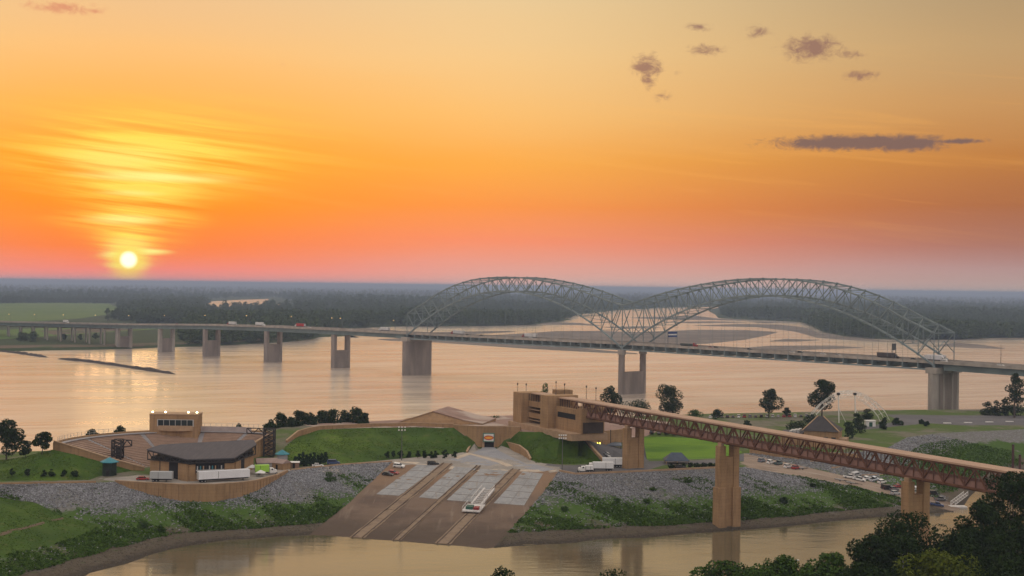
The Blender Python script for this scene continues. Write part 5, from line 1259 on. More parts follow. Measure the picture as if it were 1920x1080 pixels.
# island trees
gtree('dark leafy tree at the river edge beyond the path, taller of the pair', 12, 862, 783, 66, 1, n=4200, leaf=.8, basef=.2)
gtree('slim dark tree between the tall tree and the grass mound', 48, 858, 826, 30, 91, n=1200, leaf=.7, basef=.25)
gtree('dark leaning tree just beyond the crest of the grass mound', 78, 852, 808, 36, 2, n=2200, leaf=.7, basef=.25, lean=1.5)
dtree('small tree showing over the theatre rim beside the lighting tower', 173, 805, 26, 612, 14, 3, n=1300, leaf=.7, basef=.5)
dtree('small round tree top showing behind the black lighting tower arm', 225, 799, 22, 625, 14, 4, n=1100, leaf=.7, basef=.5)
dtree('small round bush top behind the theatre rim fence', 448, 795, 18, 640, 14, 5, n=800, leaf=.7, basef=.5)
for i, (px, yt, w, Y) in enumerate(((508,785,28,632),(527,774,34,640),(548,781,30,636),(562,769,36,650),(582,772,34,640),(603,767,38,655),(625,765,36,650),(646,768,34,655),(668,764,36,650),(684,772,26,640))):
    dtree(['small dark tree at the low end of the thicket behind the mound parapet', 'bushy dark tree next to the thicket low end behind the mound', 'rounded dark tree in the thicket behind the mound parapet', 'rounded dark tree in the thicket behind the mound parapet', 'rounded dark tree in the thicket behind the mound parapet', 'rounded dark tree in the thicket behind the mound parapet', 'rounded dark tree in the thicket behind the mound parapet', 'rounded dark tree in the thicket behind the mound parapet', 'tallest dark tree of the thicket behind the mound parapet', 'last dark tree of the thicket nearest the museum hall'][i], px, yt, w*1.25, Y, 14, 20+i, n=2300, leaf=.8, basef=.35, nc=16, group='thicket behind the mound parapet', m=M_LEAF)
dtree('low bushes behind the plaza beside the station tower', 930, 783, 44, 690, 14, 41, n=1300, leaf=.7, basef=.55, name='shrub', cat='shrub', m=M_LEAFB)
dtree('small tree top showing over the station roof', 1022, 727, 24, 720, 14, 42, n=900, leaf=.8, basef=.6, m=M_LEAFB)
dtree('leafy tree standing close behind the footbridge roof near the station', 1146, 721, 40, 720, 16, 43, n=3200, leaf=.8, basef=.35, nc=16)
gtree('broad round tree on the river bank behind the footbridge', 1252, 782, 724, 66, 44, n=5200, leaf=.8, basef=.2, nc=20)
dtree('low spreading bushes along the bank between two trees', 1195, 752, 70, 740, 15, 45, n=2200, leaf=.7, basef=.5, name='shrub', cat='shrub')
gtree('small round tree beside the row of parked cars', 1344, 786, 768, 26, 46, n=1100, leaf=.7, basef=.1)
gtree('low scrubby bush on the bank behind the footbridge roof', 1303, 783, 770, 30, 47, n=900, leaf=.7, basef=.1, name='shrub', cat='shrub', m=M_LEAFB)
gtree('open crowned tree above the row of parked cars', 1441, 784, 729, 50, 48, n=3600, leaf=.8, basef=.28, lean=1.0)
gtree('tiny tree at the end of the parked car row', 1475, 782, 764, 16, 49, n=700, leaf=.7, basef=.15)
gtree('tallest leafy tree overlapping the white lattice frame', 1541, 784, 709, 62, 50, n=5600, leaf=.85, basef=.25, nc=20)
for i, (px, yb, yt, w, lb) in enumerate(((1490,808,792,44,'wide dark bush beside the flat roof of the visitor hall'),(1520,800,778,34,'dark bush at the foot of the lattice frame'),(1608,800,775,22,'dark round bush under the lattice frame masts'),(1628,792,766,24,'dark bush seen through the lattice frame'),(1612,812,784,30,'dark bushy tree between the visitor hall and utility hut'),(1590,822,790,26,'dark bush against the visitor hall porch'),(1653,805,790,16,'small bush beside the utility hut'),(1682,797,783,20,'dark pair of bushes at the near corner of the parking lot'),(1728,795,786,9,'tiny bush at the parking lot kerb'),(1738,799,790,12,'small bush next to the tiny kerb bush'),(1400,800,790,20,'low bush on the lawn behind the footbridge'),(1660,793,783,10,'tiny round bush near the parking lot'))):
    gtree(lb, px, yb, yt, w*1.15, 60+i, n=1200, leaf=.7, basef=.06, nc=9, name='shrub', cat='shrub', trunk=True)
dtree('tall open tree at the bridge beyond the parking lot', 1903, 697, 44, 830, 13, 75, n=3600, leaf=.8, basef=.28)
for i, (px, yt, w) in enumerate(((1852,752,24),(1868,750,22),(1884,748,22),(1905,742,30))): dtree('dense bush in the row beyond the parking lot end', px, yt, w*1.2, 845, 12, 80+i, n=1200, leaf=.8, basef=.06, name='shrub', cat='shrub', group='bushes beyond the parking lot')
# mound planting
for i, px in enumerate((22, 52, 82, 96, 120, 141)): gtree('small dark shrub dotted on the slope of the theatre mound', px, 893, 879+(i%3)*1.5, 14+(i%2)*4, 100+i, n=420, leaf=.55, basef=.03, nc=6, name='shrub', cat='shrub', group='shrubs on the theatre mound', trunk=True)
for i, px in enumerate((727,738,752,766,783,796,808,816,834,852)): gtree('small dark shrub in the row on the large mound', px, 859-(i%2), 846-(i%3), 13+(i%3)*2, 120+i, n=420, leaf=.55, basef=.03, nc=6, name='shrub', cat='shrub', group='shrub row on the large mound', trunk=True)
for i in range(9):
    px = 554+i*7; gtree('dark columnar conifer in the hedge beside the white sedan', px, 875-i*.5, 852-(i%3)*2.5+(0 if i else 3), 17, 140+i, n=1000, leaf=.5, basef=.03, nc=10, name='conifer', cat='conifer', group='conifer hedge below the large mound', m=M_CON, shape='cone')
for i in range(8):
    px = 1258+i*12.3; gtree('clipped dark hedge plant along the driveway kerb', px, 879-i*.4, 869-i*.3, 15, 160+i, n=500, leaf=.5, basef=.02, nc=8, name='hedge_plant', cat='hedge', group='hedge along the driveway', m=M_LEAF)
for i, (px, y, w) in enumerate(((1472,946,26),(1523,914,14),(1290,905,16),(270,993,26),(303,996,24),(620,902,30),(1225,920,12),(1215,945,18),(1060,958,16),(1155,945,20))):
    gtree('ragged dark bush growing on the stony bank', px, y, y-w*.55, w, 180+i, n=600, leaf=.5, basef=.02, nc=7, name='shrub', cat='shrub', group='bushes on the stony bank', m=M_LEAFB if i not in (0,1) else M_LEAF)
# near bank trees in front of the harbour
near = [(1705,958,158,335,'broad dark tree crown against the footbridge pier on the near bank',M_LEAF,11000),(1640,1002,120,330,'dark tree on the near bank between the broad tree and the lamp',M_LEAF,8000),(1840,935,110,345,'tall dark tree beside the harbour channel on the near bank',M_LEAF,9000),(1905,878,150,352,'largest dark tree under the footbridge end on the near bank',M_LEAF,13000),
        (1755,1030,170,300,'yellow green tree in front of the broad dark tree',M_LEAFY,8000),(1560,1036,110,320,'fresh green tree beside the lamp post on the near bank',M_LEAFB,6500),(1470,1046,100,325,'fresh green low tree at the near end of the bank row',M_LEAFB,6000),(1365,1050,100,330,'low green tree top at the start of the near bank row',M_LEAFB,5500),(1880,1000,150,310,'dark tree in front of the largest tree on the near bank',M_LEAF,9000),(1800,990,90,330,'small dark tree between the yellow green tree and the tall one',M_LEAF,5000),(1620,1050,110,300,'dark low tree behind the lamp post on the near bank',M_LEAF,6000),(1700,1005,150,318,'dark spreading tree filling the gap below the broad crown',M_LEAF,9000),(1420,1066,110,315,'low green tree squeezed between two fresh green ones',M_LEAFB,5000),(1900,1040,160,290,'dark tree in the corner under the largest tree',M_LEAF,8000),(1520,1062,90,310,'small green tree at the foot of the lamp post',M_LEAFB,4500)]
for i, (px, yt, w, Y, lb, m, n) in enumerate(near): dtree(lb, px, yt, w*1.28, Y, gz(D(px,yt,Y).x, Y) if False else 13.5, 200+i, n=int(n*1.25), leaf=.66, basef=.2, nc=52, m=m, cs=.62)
dtree('spiky dark tree top rising alone from the near shore', 937, 1066, 84, 300, 13.5, 230, n=3500, leaf=.5, basef=.3, nc=18)
dtree('dark tree top rising by itself on the near bank below the walkway pier', 1160, 1063, 96, 300, 13.5, 231, n=3800, leaf=.5, basef=.3, nc=18)

# ------------------------------------------------------------------ stones and weeds on the bank
def np_inpoly(X, Y, poly):
    c = np.zeros(len(X), bool); j = len(poly)-1
    for i in range(len(poly)):
        a, b = poly[i], poly[j]
        if a.y != b.y: c ^= ((a.y > Y) != (b.y > Y)) & (X < (b.x-a.x)*(Y-a.y)/(b.y-a.y)+a.x)
        j = i
    return c
def bank_points(poly, n, zlo, zhi, rng, keep):
    xs = np.array([p.x for p in poly]); ys = np.array([p.y for p in poly]); out = []
    while len(out) < n:
        X = rng.uniform(max(xs.min(), -225), min(xs.max(), 260), 20000); Y = rng.uniform(ys.min(), min(ys.max(), 720), 20000)
        ok = np_inpoly(X, Y, poly)
        if poly is bank_l: ok &= ~np_inpoly(X, Y, bench)
        for x, y in zip(X[ok].tolist(), Y[ok].tolist()):
            z = gz(x, y)
            if zlo < z < zhi and keep(x, y, z, rng):
                out.append((x, y, z))
                if len(out) == n: break
    return np.array(out)
def fld(x, y): return math.sin(x*.09+1.2*math.sin(y*.07))*math.sin(y*.11+x*.03)+.5*math.sin(x*.23+y*.19)
rngS = np.random.default_rng(5)
def stones(name, pts, lab, m, smin, smax):
    n = len(pts); base = np.array([(1,0,0),(-.9,.1,0),(.1,1,0),(0,-1,.1),(0,.1,.75),(0,0,-.5)]); F0 = np.array([(0,2,4),(2,1,4),(1,3,4),(3,0,4),(2,0,5),(1,2,5),(3,1,5),(0,3,5)])
    s = rngS.uniform(smin, smax, n)**1.5; a = rngS.uniform(0, 2*PI, n)
    V_ = base[None]*(s[:,None,None])*rngS.uniform(.6,1.3,(n,6,3)); c_, s_ = np.cos(a)[:,None], np.sin(a)[:,None]
    V_ = np.stack([V_[...,0]*c_-V_[...,1]*s_, V_[...,0]*s_+V_[...,1]*c_, V_[...,2]], -1) + pts[:,None,:]
    F_ = (F0[None]+6*np.arange(n)[:,None,None]).reshape(-1,3)
    stuff(link(name, np_mesh(name, V_.reshape(-1,3), F_, m)), lab, 'stones')
M_STONE = bpy.data.materials.new('grey_riprap_stone'); M_STONE.use_nodes = True; _nt = M_STONE.node_tree
_g = _nt.nodes.new('ShaderNodeNewGeometry'); _nt.links.new(ramp(_nt, E(_nt, _g.outputs['Random Per Island']), [(0,(0.075,0.076,0.08)),(.4,(0.165,0.168,0.182)),(.85,(0.24,0.245,0.265)),(1,(0.32,0.325,0.34))]).s, _nt.nodes['Principled BSDF'].inputs['Base Color']); _nt.nodes['Principled BSDF'].inputs['Roughness'].default_value = .9
M_COB = mat('brown_shore_cobble', (0.13,0.105,0.08), 0.9, 0.4, 0.5)
rock_keep = lambda x, y, z, r: not (x < -150 and z < 8.5) and r.uniform() < (0.05+0.95*max(0, min(1, (z-6.2)/3.5))) * (0.35+0.65*(fld(x, y) < .55))
stones('riprap_stones', bank_points(bank_l, 20000, 2.0, 13.9, rngS, rock_keep), 'grey riprap stones covering the bank below the theatre', M_STONE, .26, .68)
stones('riprap_stones', bank_points(bank_r, 20000, 2.0, 13.9, rngS, rock_keep), 'grey riprap stones covering the bank beside the boat ramp', M_STONE, .26, .68)
stones('riprap_stones', bank_points(bank_n, 7000, 1.0, 13.9, rngS, lambda x, y, z, r: z > 9.5 or x < 185 and r.uniform() < .6), 'grey riprap stones along the launch ramp and parking lot edge', M_STONE, .3, .75)
stones('shore_cobbles', bank_points(bank_l, 3500, .05, 2.5, rngS, lambda x, y, z, r: True), 'dark cobbles along the muddy waterline below the theatre', M_COB, .25, .55)
stones('shore_cobbles', bank_points(bank_r, 3500, .05, 2.5, rngS, lambda x, y, z, r: True), 'dark cobbles along the muddy waterline beside the boat ramp', M_COB, .25, .55)
M_WEED = leaf_mat('bank_weeds', (0.050,0.100,0.013), (0.075,0.128,0.020), (0.032,0.070,0.011))
def weeds(name, pts, lab, hmin, hmax):
    n = len(pts); a = rngS.uniform(0, PI, n); w = rngS.uniform(.3, .9, n)[:,None]; h = rngS.uniform(hmin, hmax, n)
    d = np.stack([np.cos(a), np.sin(a), np.zeros(n)], 1)*w; tilt = rngS.normal(size=(n,3))*.35; tilt[:,2] = h
    V_ = np.stack([pts-d*.5, pts+d*.5, pts+d*.35+tilt, pts-d*.35+tilt], 1).reshape(-1,3); V_[:,2] -= .05
    stuff(link(name, np_mesh(name, V_, np.arange(4*n).reshape(-1,4), M_WEED)), lab, 'weeds')
weed_keep = lambda x, y, z, r: (fld(x*.8+30, y*.9)*.8 + fld(x*3.1, y*3.7)*.45 + (7.0-z)*.17 + r.normal()*.4) > .5
weeds('bank_weeds', bank_points(bank_l, 24000, 1.9, 12.5, rngS, weed_keep), 'green weeds spreading over the bank below the theatre', .2, .65)
weeds('bank_weeds', bank_points(bank_r, 24000, 1.9, 12.0, rngS, weed_keep), 'green weeds spreading over the bank beside the boat ramp', .2, .65)
weeds('bank_weeds', bank_points(bank_n, 14000, 1.5, 11.5, rngS, lambda x, y, z, r: x > 175), 'green weeds on the slope below the parking lot', .2, .65)

M_TUFT = leaf_mat('lawn_grass_blades', (0.060,0.112,0.014), (0.10,0.150,0.022), (0.038,0.078,0.011))
def tufts(poly, n, lab, zlo=13.8):
    pts = bank_points(poly, n, zlo, 30, rngS, lambda x, y, z, r: (fld(x*1.9, y*1.7)+r.normal()*.5) > -.2); k = len(pts); a = rngS.uniform(0, PI, k); w = rngS.uniform(.25, .7, k)[:,None]
    d = np.stack([np.cos(a), np.sin(a), np.zeros(k)], 1)*w; t_ = rngS.normal(size=(k,3))*.12; t_[:,2] = rngS.uniform(.06, .22, k)
    V_ = np.stack([pts-d*.5, pts+d*.5, pts+d*.4+t_, pts-d*.4+t_], 1).reshape(-1,3); V_[:,2] -= .02
    stuff(link('lawn_grass', np_mesh('lawn_grass', V_, np.arange(4*k).reshape(-1,4), M_TUFT)), lab, 'grass')
tufts(m0_bot+m0_top, 6000, 'uneven grass blades over the theatre mound'); tufts(m1_bot+m1_top, 8000, 'uneven grass blades over the large mound'); tufts(m2_bot+m2_top, 4500, 'uneven grass blades over the smaller mound beside the tunnel')
tufts(bench, 9000, 'uneven grass blades over the sloping lawn at the harbour', 1.0)
# ------------------------------------------------------------------ far woods (instanced crowns, too many to count)
def far_template(seed, n):
    rng = np.random.default_rng(seed); cl = crown_clumps(1.0, .9, rng, .12, 9)
    V_, F_ = leaves(cl, n, .17, rng); o = bpy.data.objects.new('far_tree_template', np_mesh('far_tree', V_, F_, M_FARLEAF)); return o
M_FARLEAF = leaf_mat('far_wood_leaves', (0.050,0.075,0.030), (0.070,0.095,0.036), (0.034,0.055,0.022))
TPL = [far_template(300+i, 150) for i in range(4)]
def gn_wood(name, lab, pts, sizes):
    me = bpy.data.meshes.new(name); me.vertices.add(len(pts)); me.vertices.foreach_set('co', np.asarray(pts, np.float32).ravel())
    at = me.attributes.new('size', 'FLOAT', 'POINT'); at.data.foreach_set('value', np.asarray(sizes, np.float32))
    at = me.attributes.new('pick', 'INT', 'POINT'); at.data.foreach_set('value', rngS.integers(0, len(TPL), len(pts)).astype(np.int32))
    at = me.attributes.new('turn', 'FLOAT', 'POINT'); at.data.foreach_set('value', rngS.uniform(0, 2*PI, len(pts)).astype(np.float32))
    me.update(); o = link(name, me)
    g = bpy.data.node_groups.new(name, 'GeometryNodeTree'); g.interface.new_socket('Geometry', in_out='INPUT', socket_type='NodeSocketGeometry'); g.interface.new_socket('Geometry', in_out='OUTPUT', socket_type='NodeSocketGeometry')
    gi = g.nodes.new('NodeGroupInput'); go = g.nodes.new('NodeGroupOutput'); jn = g.nodes.new('GeometryNodeJoinGeometry')
    def att(nm, ty): n = g.nodes.new('GeometryNodeInputNamedAttribute'); n.data_type = ty; n.inputs['Name'].default_value = nm; return n.outputs['Attribute']
    sz, pk, tu = att('size', 'FLOAT'), att('pick', 'INT'), att('turn', 'FLOAT')
    cx = g.nodes.new('ShaderNodeCombineXYZ'); g.links.new(tu, cx.inputs[2])
    for i, T_ in enumerate(TPL):
        oi = g.nodes.new('GeometryNodeObjectInfo'); oi.inputs['Object'].default_value = T_
        cp = g.nodes.new('FunctionNodeCompare'); cp.data_type = 'INT'; cp.operation = 'EQUAL'; g.links.new(pk, cp.inputs[2]); cp.inputs[3].default_value = i
        ip = g.nodes.new('GeometryNodeInstanceOnPoints'); g.links.new(gi.outputs[0], ip.inputs['Points']); g.links.new(cp.outputs[0], ip.inputs['Selection'])
        g.links.new(oi.outputs['Geometry'], ip.inputs['Instance']); g.links.new(cx.outputs[0], ip.inputs['Rotation']); g.links.new(sz, ip.inputs['Scale'])
        g.links.new(ip.outputs[0], jn.inputs[0])
    g.links.new(jn.outputs[0], go.inputs[0]); md = o.modifiers.new('trees', 'NODES'); md.node_group = g
    return stuff(o, lab, 'wood')
def P2(poly): return [Vector((x, y)) for x, y in poly]
def wood(name, lab, poly, n, hmin, hmax, holes=(), clump=1.0):
    pl = P2(poly); hs = [P2(h) for h in holes]; x0 = min(p.x for p in pl); x1 = max(p.x for p in pl); y0 = min(p.y for p in pl); y1 = max(p.y for p in pl); pts = []; sz = []
    while len(pts) < n:
        X, Y = rngS.uniform(x0, x1, 4000), rngS.uniform(y0, y1, 4000); ok = np_inpoly(X, Y, pl)
        for h in hs: ok &= ~np_inpoly(X, Y, h)
        for x, y in zip(X[ok].tolist(), Y[ok].tolist()):
            q = G(x, y, 3.0); u = .5+.5*math.sin(q.x*.0043+1.7*math.sin(q.y*.0011))*math.sin(q.y*.0019+q.x*.0012)
            h = (hmin + (hmax-hmin)*(.25*rngS.uniform()+.75*u)*1.15)*rngS.uniform(.72, 1.2)
            pts.append((q.x+rngS.normal()*4, q.y+rngS.normal()*q.y*.004, 2.6)); sz.append(h*clump)
            if len(pts) == n: break
    gn_wood(name, lab, pts, sz)
lake = [(378,562),(440,559),(520,558),(550,568),(560,579),(400,581)]
field1 = [(-400,588),(-100,574),(0,569),(120,568.5),(208,570),(228,581),(205,596),(150,603),(-400,640)]
WOODS = 1
wood('riverside_wood', 'dark green riverside wood behind the bridge approach on the far bank', [(400,602),(388,586),(420,581),(520,579),(620,577),(755,584),(760,609),(690,613),(640,616),(600,621),(590,633),(530,640),(470,642),(400,645),(345,646),(345,618)], 1500, 12, 29)
wood('field_edge_wood', 'purple hazy wood at the edge of the green field below the sun', [(205,601),(232,586),(255,575),(300,571),(378,574),(388,590),(400,602),(340,606),(260,607)], 520, 18, 34)
wood('hedgerow', 'hazy tree row along the far edge of the green field', [(-60,570),(0,567.2),(110,566.4),(212,567.5),(212,569.5),(110,568.3),(0,569),(-60,572)], 260, 16, 32)
wood('distant_forest', 'hazy blue forest stretching to the horizon beyond the far bank', [(-80,566),(-80,534),(600,543),(1345,552.5),(1330,574),(1170,581),(1085,590),(1072,597),(1040,603),(990,607.5),(920,609.5),(760,610),(740,586),(620,576),(555,572),(380,572),(225,580),(210,566)], 6800, 11, 32, [lake, field1], 1.15)
wood('opposite_shore_forest', 'dense blue green forest on the opposite shore under the second arch', [(1350,577),(1345,552.5),(1980,560.5),(1990,631),(1860,632.5),(1790,634.5),(1720,635),(1640,633),(1585,628),(1545,620),(1524,610),(1505,602),(1450,599),(1392,597),(1352,594)], 6200, 11, 31, (), 1.1)
for i, (px, yb, h) in enumerate(((40,640,13),(62,641,15),(202,603,30),(222,601,34),(255,602,26),(278,601,24),(300,602,26),(338,604,19),(322,605,17),(48,639,12),(120,638,9),(150,637,8),(180,636,9))):
    q = G(px, yb, 3.0); tree(['broad dark bush on the far bank under the bridge approach','broad dark bush on the far bank under the bridge approach','slim tall tree at the corner of the green field behind the bridge','tallest ragged tree at the corner of the green field behind the bridge','tree standing behind the bridge approach below the sun','tree standing behind the bridge approach below the sun','tree standing behind the bridge approach below the sun','low round tree above the bridge deck beside the riverside wood','low round tree above the bridge deck beside the riverside wood','broad dark bush on the far bank under the bridge approach','low scrub tree on the far bank beside the slender bents','low scrub tree on the far bank beside the slender bents','low scrub tree on the far bank beside the slender bents'][i], q, h, h*(.55 if 2 <= i <= 3 else 1.1), 400+i, n=700, leaf=1.9, basef=.12, nc=12, group='far bank trees', m=M_FARLEAF)

# ------------------------------------------------------------------ vehicles
M_PAINT = mat('car_paint', (0.5,0.5,0.5), 0.28, 0.12, 0.8, spec=0.5, objcol=True)
M_BOXP = mat('truck_body_paint', (0.5,0.5,0.5), 0.5, 0.18, 0.4, objcol=True, stretch=(1,1,.4))
M_TYRE = mat('black_tyre_rubber', (0.018,0.018,0.018), 0.9, 0.2, 2); M_RIM = mat('grey_wheel_rim', (0.32,0.32,0.33), 0.35, 0.1, 2, metal=0.7)
M_CGLASS = mat('car_glass', (0.012,0.014,0.018), 0.06, 0.0, 1, spec=0.7); M_HEAD = mat('headlight_glass', (0.75,0.75,0.7), 0.15, 0.0, 1); M_TAIL = mat('red_tail_light', (0.35,0.02,0.02), 0.3, 0.0, 1)
M_UNDER = mat('dark_chassis', (0.03,0.03,0.03), 0.8, 0.1, 1)
def loft(secs, close=True):                      # sections along x: list of (x, [(y,z)...]) with the same count
    mb = MB(); n = len(secs[0][1]); vs = []
    for x, pr in secs: vs += [(x, y, z) for y, z in pr]
    fs = [(i*n+j, i*n+(j+1)%n, (i+1)*n+(j+1)%n, (i+1)*n+j) for i in range(len(secs)-1) for j in range(n)]
    fs += [tuple(range(n))[::-1], tuple(range((len(secs)-1)*n, len(secs)*n))]
    return mb.add(vs, fs)
def hsec(w, z0, z1, r=.12): return [(-w+r*.5, z0), (w-r*.5, z0), (w, z0+r), (w, z1-r), (w-r, z1), (-w+r, z1), (-w, z1-r), (-w, z0+r)]
def wheels(t, xs, w, r, tw=.22):
    for x in xs:
        for s in (-1, 1):
            wh = MB().cyl((x, s*(w-tw), r), (x, s*w, r), r, r, 12).build('wheel', M_TYRE, t); MB().cyl((x, s*(w-.02), r), (x, s*(w+.015), r), r*.58, r*.58, 10).build('rim', M_RIM, wh)
def lamps(t, L_, w, z):
    for s in (-1, 1):
        MB().box(L_/2-.05, L_/2+.02, s*w*.72-.2, s*w*.72+.2, z, z+.16).build('headlight', M_HEAD, t); MB().box(-L_/2-.02, -L_/2+.05, s*w*.78-.16, s*w*.78+.16, z+.05, z+.3).build('tail_light', M_TAIL, t)
def car_template(kind):
    t = bpy.data.objects.new(kind, None); COL.objects.link(t)
    if kind in ('sedan', 'suv'):
        L_, w, r = (4.7, .92, .33) if kind == 'sedan' else (4.85, .97, .37); hb, ht = (.88, 1.42) if kind == 'sedan' else (1.08, 1.78)
        xs = [-L_/2, -L_/2+.12, -L_/2+.9, L_/2-1.5, L_/2-.35, L_/2]; zt = [hb-.18, hb, hb+.02, hb, hb-.14, hb-.32]; ww = [w*.88, w*.96, w, w, w*.95, w*.82]
        loft([(x, hsec(a, .22, z)) for x, z, a in zip(xs, zt, ww)]).build('body', M_PAINT, t)
        a, b, c_, d = (-L_/2+.25, -L_/2+1.05, .25, 1.15) if kind == 'sedan' else (-L_/2+.1, -L_/2+.45, .35, 1.2)
        gl = loft([(a, hsec(w*.86, hb-.02, hb+.02, .02)), (b, hsec(w*.76, hb-.02, ht-.06, .08)), (c_, hsec(w*.76, hb-.02, ht-.06, .08)), (d, hsec(w*.86, hb-.02, hb+.02, .02))]); gl.build('windows', M_CGLASS, t)
        loft([(b-.08, hsec(w*.74, ht-.1, ht-.04, .03)), (b+.3, hsec(w*.74, ht-.08, ht, .04)), (c_-.3, hsec(w*.74, ht-.08, ht, .04)), (c_+.08, hsec(w*.74, ht-.1, ht-.05, .03))]).build('roof', M_PAINT, t)
        for x in (b, (b+c_)/2, c_):
            for s in (-1, 1): MB().bar((x, s*w*.86, hb), (x, s*w*.755, ht-.06), .09, .04).build('pillar', M_PAINT, t)
        wheels(t, (-L_/2+.88, L_/2-.92), w, r); lamps(t, L_, w, hb-.36)
    elif kind == 'pickup':
        L_, w, r = 5.6, 1.0, .4; hb, ht = 1.08, 1.85
        loft([(-2.8, hsec(w*.95, .35, hb)), (-2.6, hsec(w, .35, hb+.02)), (1.3, hsec(w, .35, hb+.02)), (2.5, hsec(w*.96, .35, hb-.05)), (2.8, hsec(w*.85, .4, hb-.25))]).build('body', M_PAINT, t)
        MB().box(-2.6,-.62,-.8,.8,hb+.03,hb+.05).build('bed', M_UNDER, t)
        loft([(-.6, hsec(w*.8, hb, ht-.06, .06)), (.75, hsec(w*.78, hb, ht-.06, .08)), (1.45, hsec(w*.88, hb-.02, hb+.03, .02))]).build('windows', M_CGLASS, t)
        loft([(-.66, hsec(w*.76, ht-.1, ht, .04)), (.8, hsec(w*.75, ht-.1, ht, .04))]).build('roof', M_PAINT, t)
        wheels(t, (-1.75, 1.8), w, r); lamps(t, L_, w, hb-.42)
    elif kind == 'van':
        w = 1.0; loft([(-2.6, hsec(w*.93, .3, 2.05)), (-2.3, hsec(w*.95, .3, 2.12)), (1.0, hsec(w*.95, .3, 2.12)), (1.75, hsec(w, .3, 1.3)), (2.55, hsec(w*.95, .3, 1.05)), (2.7, hsec(w*.85, .35, .8))]).build('body', M_PAINT, t)
        for s in (-1, 1): MB().box(-2.2,.9,s*w*.955-.01,s*w*.955+.01,1.3,1.85).build('window', M_CGLASS, t)
        MB().hexa([(1.03,-.85,2.0),(1.03,.85,2.0),(1.06,.85,2.06),(1.06,-.85,2.06)],[(1.74,-.9,1.36),(1.74,.9,1.36),(1.8,.9,1.4),(1.8,-.9,1.4)]).build('windscreen', M_CGLASS, t)
        wheels(t, (-1.6, 1.65), w, .36); lamps(t, 5.2, w, .62)
    return t
TEMPL = {}
def vehicle(kind, pos, heading, col, label, group=None, cat=None):
    if kind not in TEMPL: o = TEMPL[kind] = car_template(kind)
    else: o = copy_tree(TEMPL[kind])
    o.location = pos; o.rotation_euler = (0, 0, heading); tag(o, label, cat or {'sedan':'car','suv':'car','pickup':'pickup truck','van':'van'}[kind], group)
    for ch in o.children: ch.color = (*col, 1)
    return o
def slope_rot(o, d=2.2):                          # sit the car on sloping ground
    p = o.location; h = o.rotation_euler[2]; c_, s_ = math.cos(h), math.sin(h)
    zf, zr = gz(p.x+c_*d, p.y+s_*d), gz(p.x-c_*d, p.y-s_*d); zl, zq = gz(p.x-s_*d*.5, p.y+c_*d*.5), gz(p.x+s_*d*.5, p.y-c_*d*.5)
    o.rotation_euler = (math.atan2(zl-zq, d), -math.atan2(zf-zr, 2*d), h); o.location = (p.x, p.y, (zf+zr)/2+.02)
WH, BK, RD, SV, BL, GY = (.72,.72,.70), (.015,.016,.018), (.30,.018,.02), (.42,.43,.44), (.03,.06,.16), (.14,.15,.16); TL = (.05,.12,.13)
def put(kind, px, py, hd, col, label, group=None):
    o = vehicle(kind, OnG(px, py), hd, col, label, group); slope_rot(o); return o
put('suv', 748, 876, -.25, WH, 'white estate car at the top of the boat ramp')
put('sedan', 737, 888, -.3, RD, 'red sedan beside the black sedan on the boat ramp edge')
put('sedan', 727, 891, -.3, BK, 'black sedan beside the red sedan on the boat ramp edge')
put('suv', 812, 871, .15, BK, 'black car parked at the head of the ramp tracks')
put('sedan', 596, 875, .12, WH, 'white sedan next to the conifer hedge')
put('van', 625, 871, .15, BL, 'dark blue van parked behind the white sedan')
put('sedan', 268, 900, .1, RD, 'dark red car in front of the silver trailer')
put('suv', 1275, 879, .1, BK, 'black car parked between the hedge and driveway kerb')
put('sedan', 1138, 855, -1.2, SV, 'silver car in the service bay under the canopy')
lr = math.atan2((la_low[3]-la_low[1]).y, (la_low[3]-la_low[1]).x)
for i, (k, px, py, dh, c_, lb) in enumerate((('suv',1428,866,1.2,(.16,.2,.25),'blue grey car first in the row at the head of the launch ramp'),('suv',1444,869,1.2,WH,'white car in the head row of the launch ramp beside a dark pickup'),('pickup',1459,871,1.2,TL,'dark teal pickup between two white cars on the launch ramp'),('suv',1477,877.5,1.1,WH,'white car next to the red car on the launch ramp'),('suv',1492,879.5,1.1,RD,'dark red car next to a white one on the launch ramp'),
        ('pickup',1593,897,.1,WH,'white pickup towing an empty boat trailer'),('van',1605,893,.9,SV,'pale covered van behind the trailers on the launch ramp'),('pickup',1610,901,.1,WH,'second white pickup towing an empty boat trailer'),('sedan',1625,898,1.0,WH,'small white car at the upper kerb of the launch ramp'),('pickup',1638,901,1.0,(.6,.64,.7),'pale blue white pickup at the upper kerb of the launch ramp'),('suv',1653,906,1.0,WH,'white car at the upper kerb near the footbridge pier'),('van',1661,918,.9,BK,'black van standing alone mid ramp'),('sedan',1684,914,.9,RD,'red car beside the footbridge pier on the launch ramp'),('suv',1676,920,.8,GY,'grey car between the black van and footbridge pier'),('suv',1678,927,.9,SV,'silver car next to the footbridge pier on the launch ramp'),('sedan',1717,918,.9,WH,'white car showing between the footbridge pier columns'),('van',1748,928,.9,BK,'black van just beyond the footbridge pier'),('pickup',1762,939,.8,GY,'grey pickup backing down towards the floating dock'),('pickup',1756,949,.2,BL,'blue pickup near the water at the foot of the launch ramp'),('suv',1390,838,.2,BL,'dark blue car beside the retaining wall at the launch ramp head'))):
    put(k, px, py, lr+dh, c_, lb)
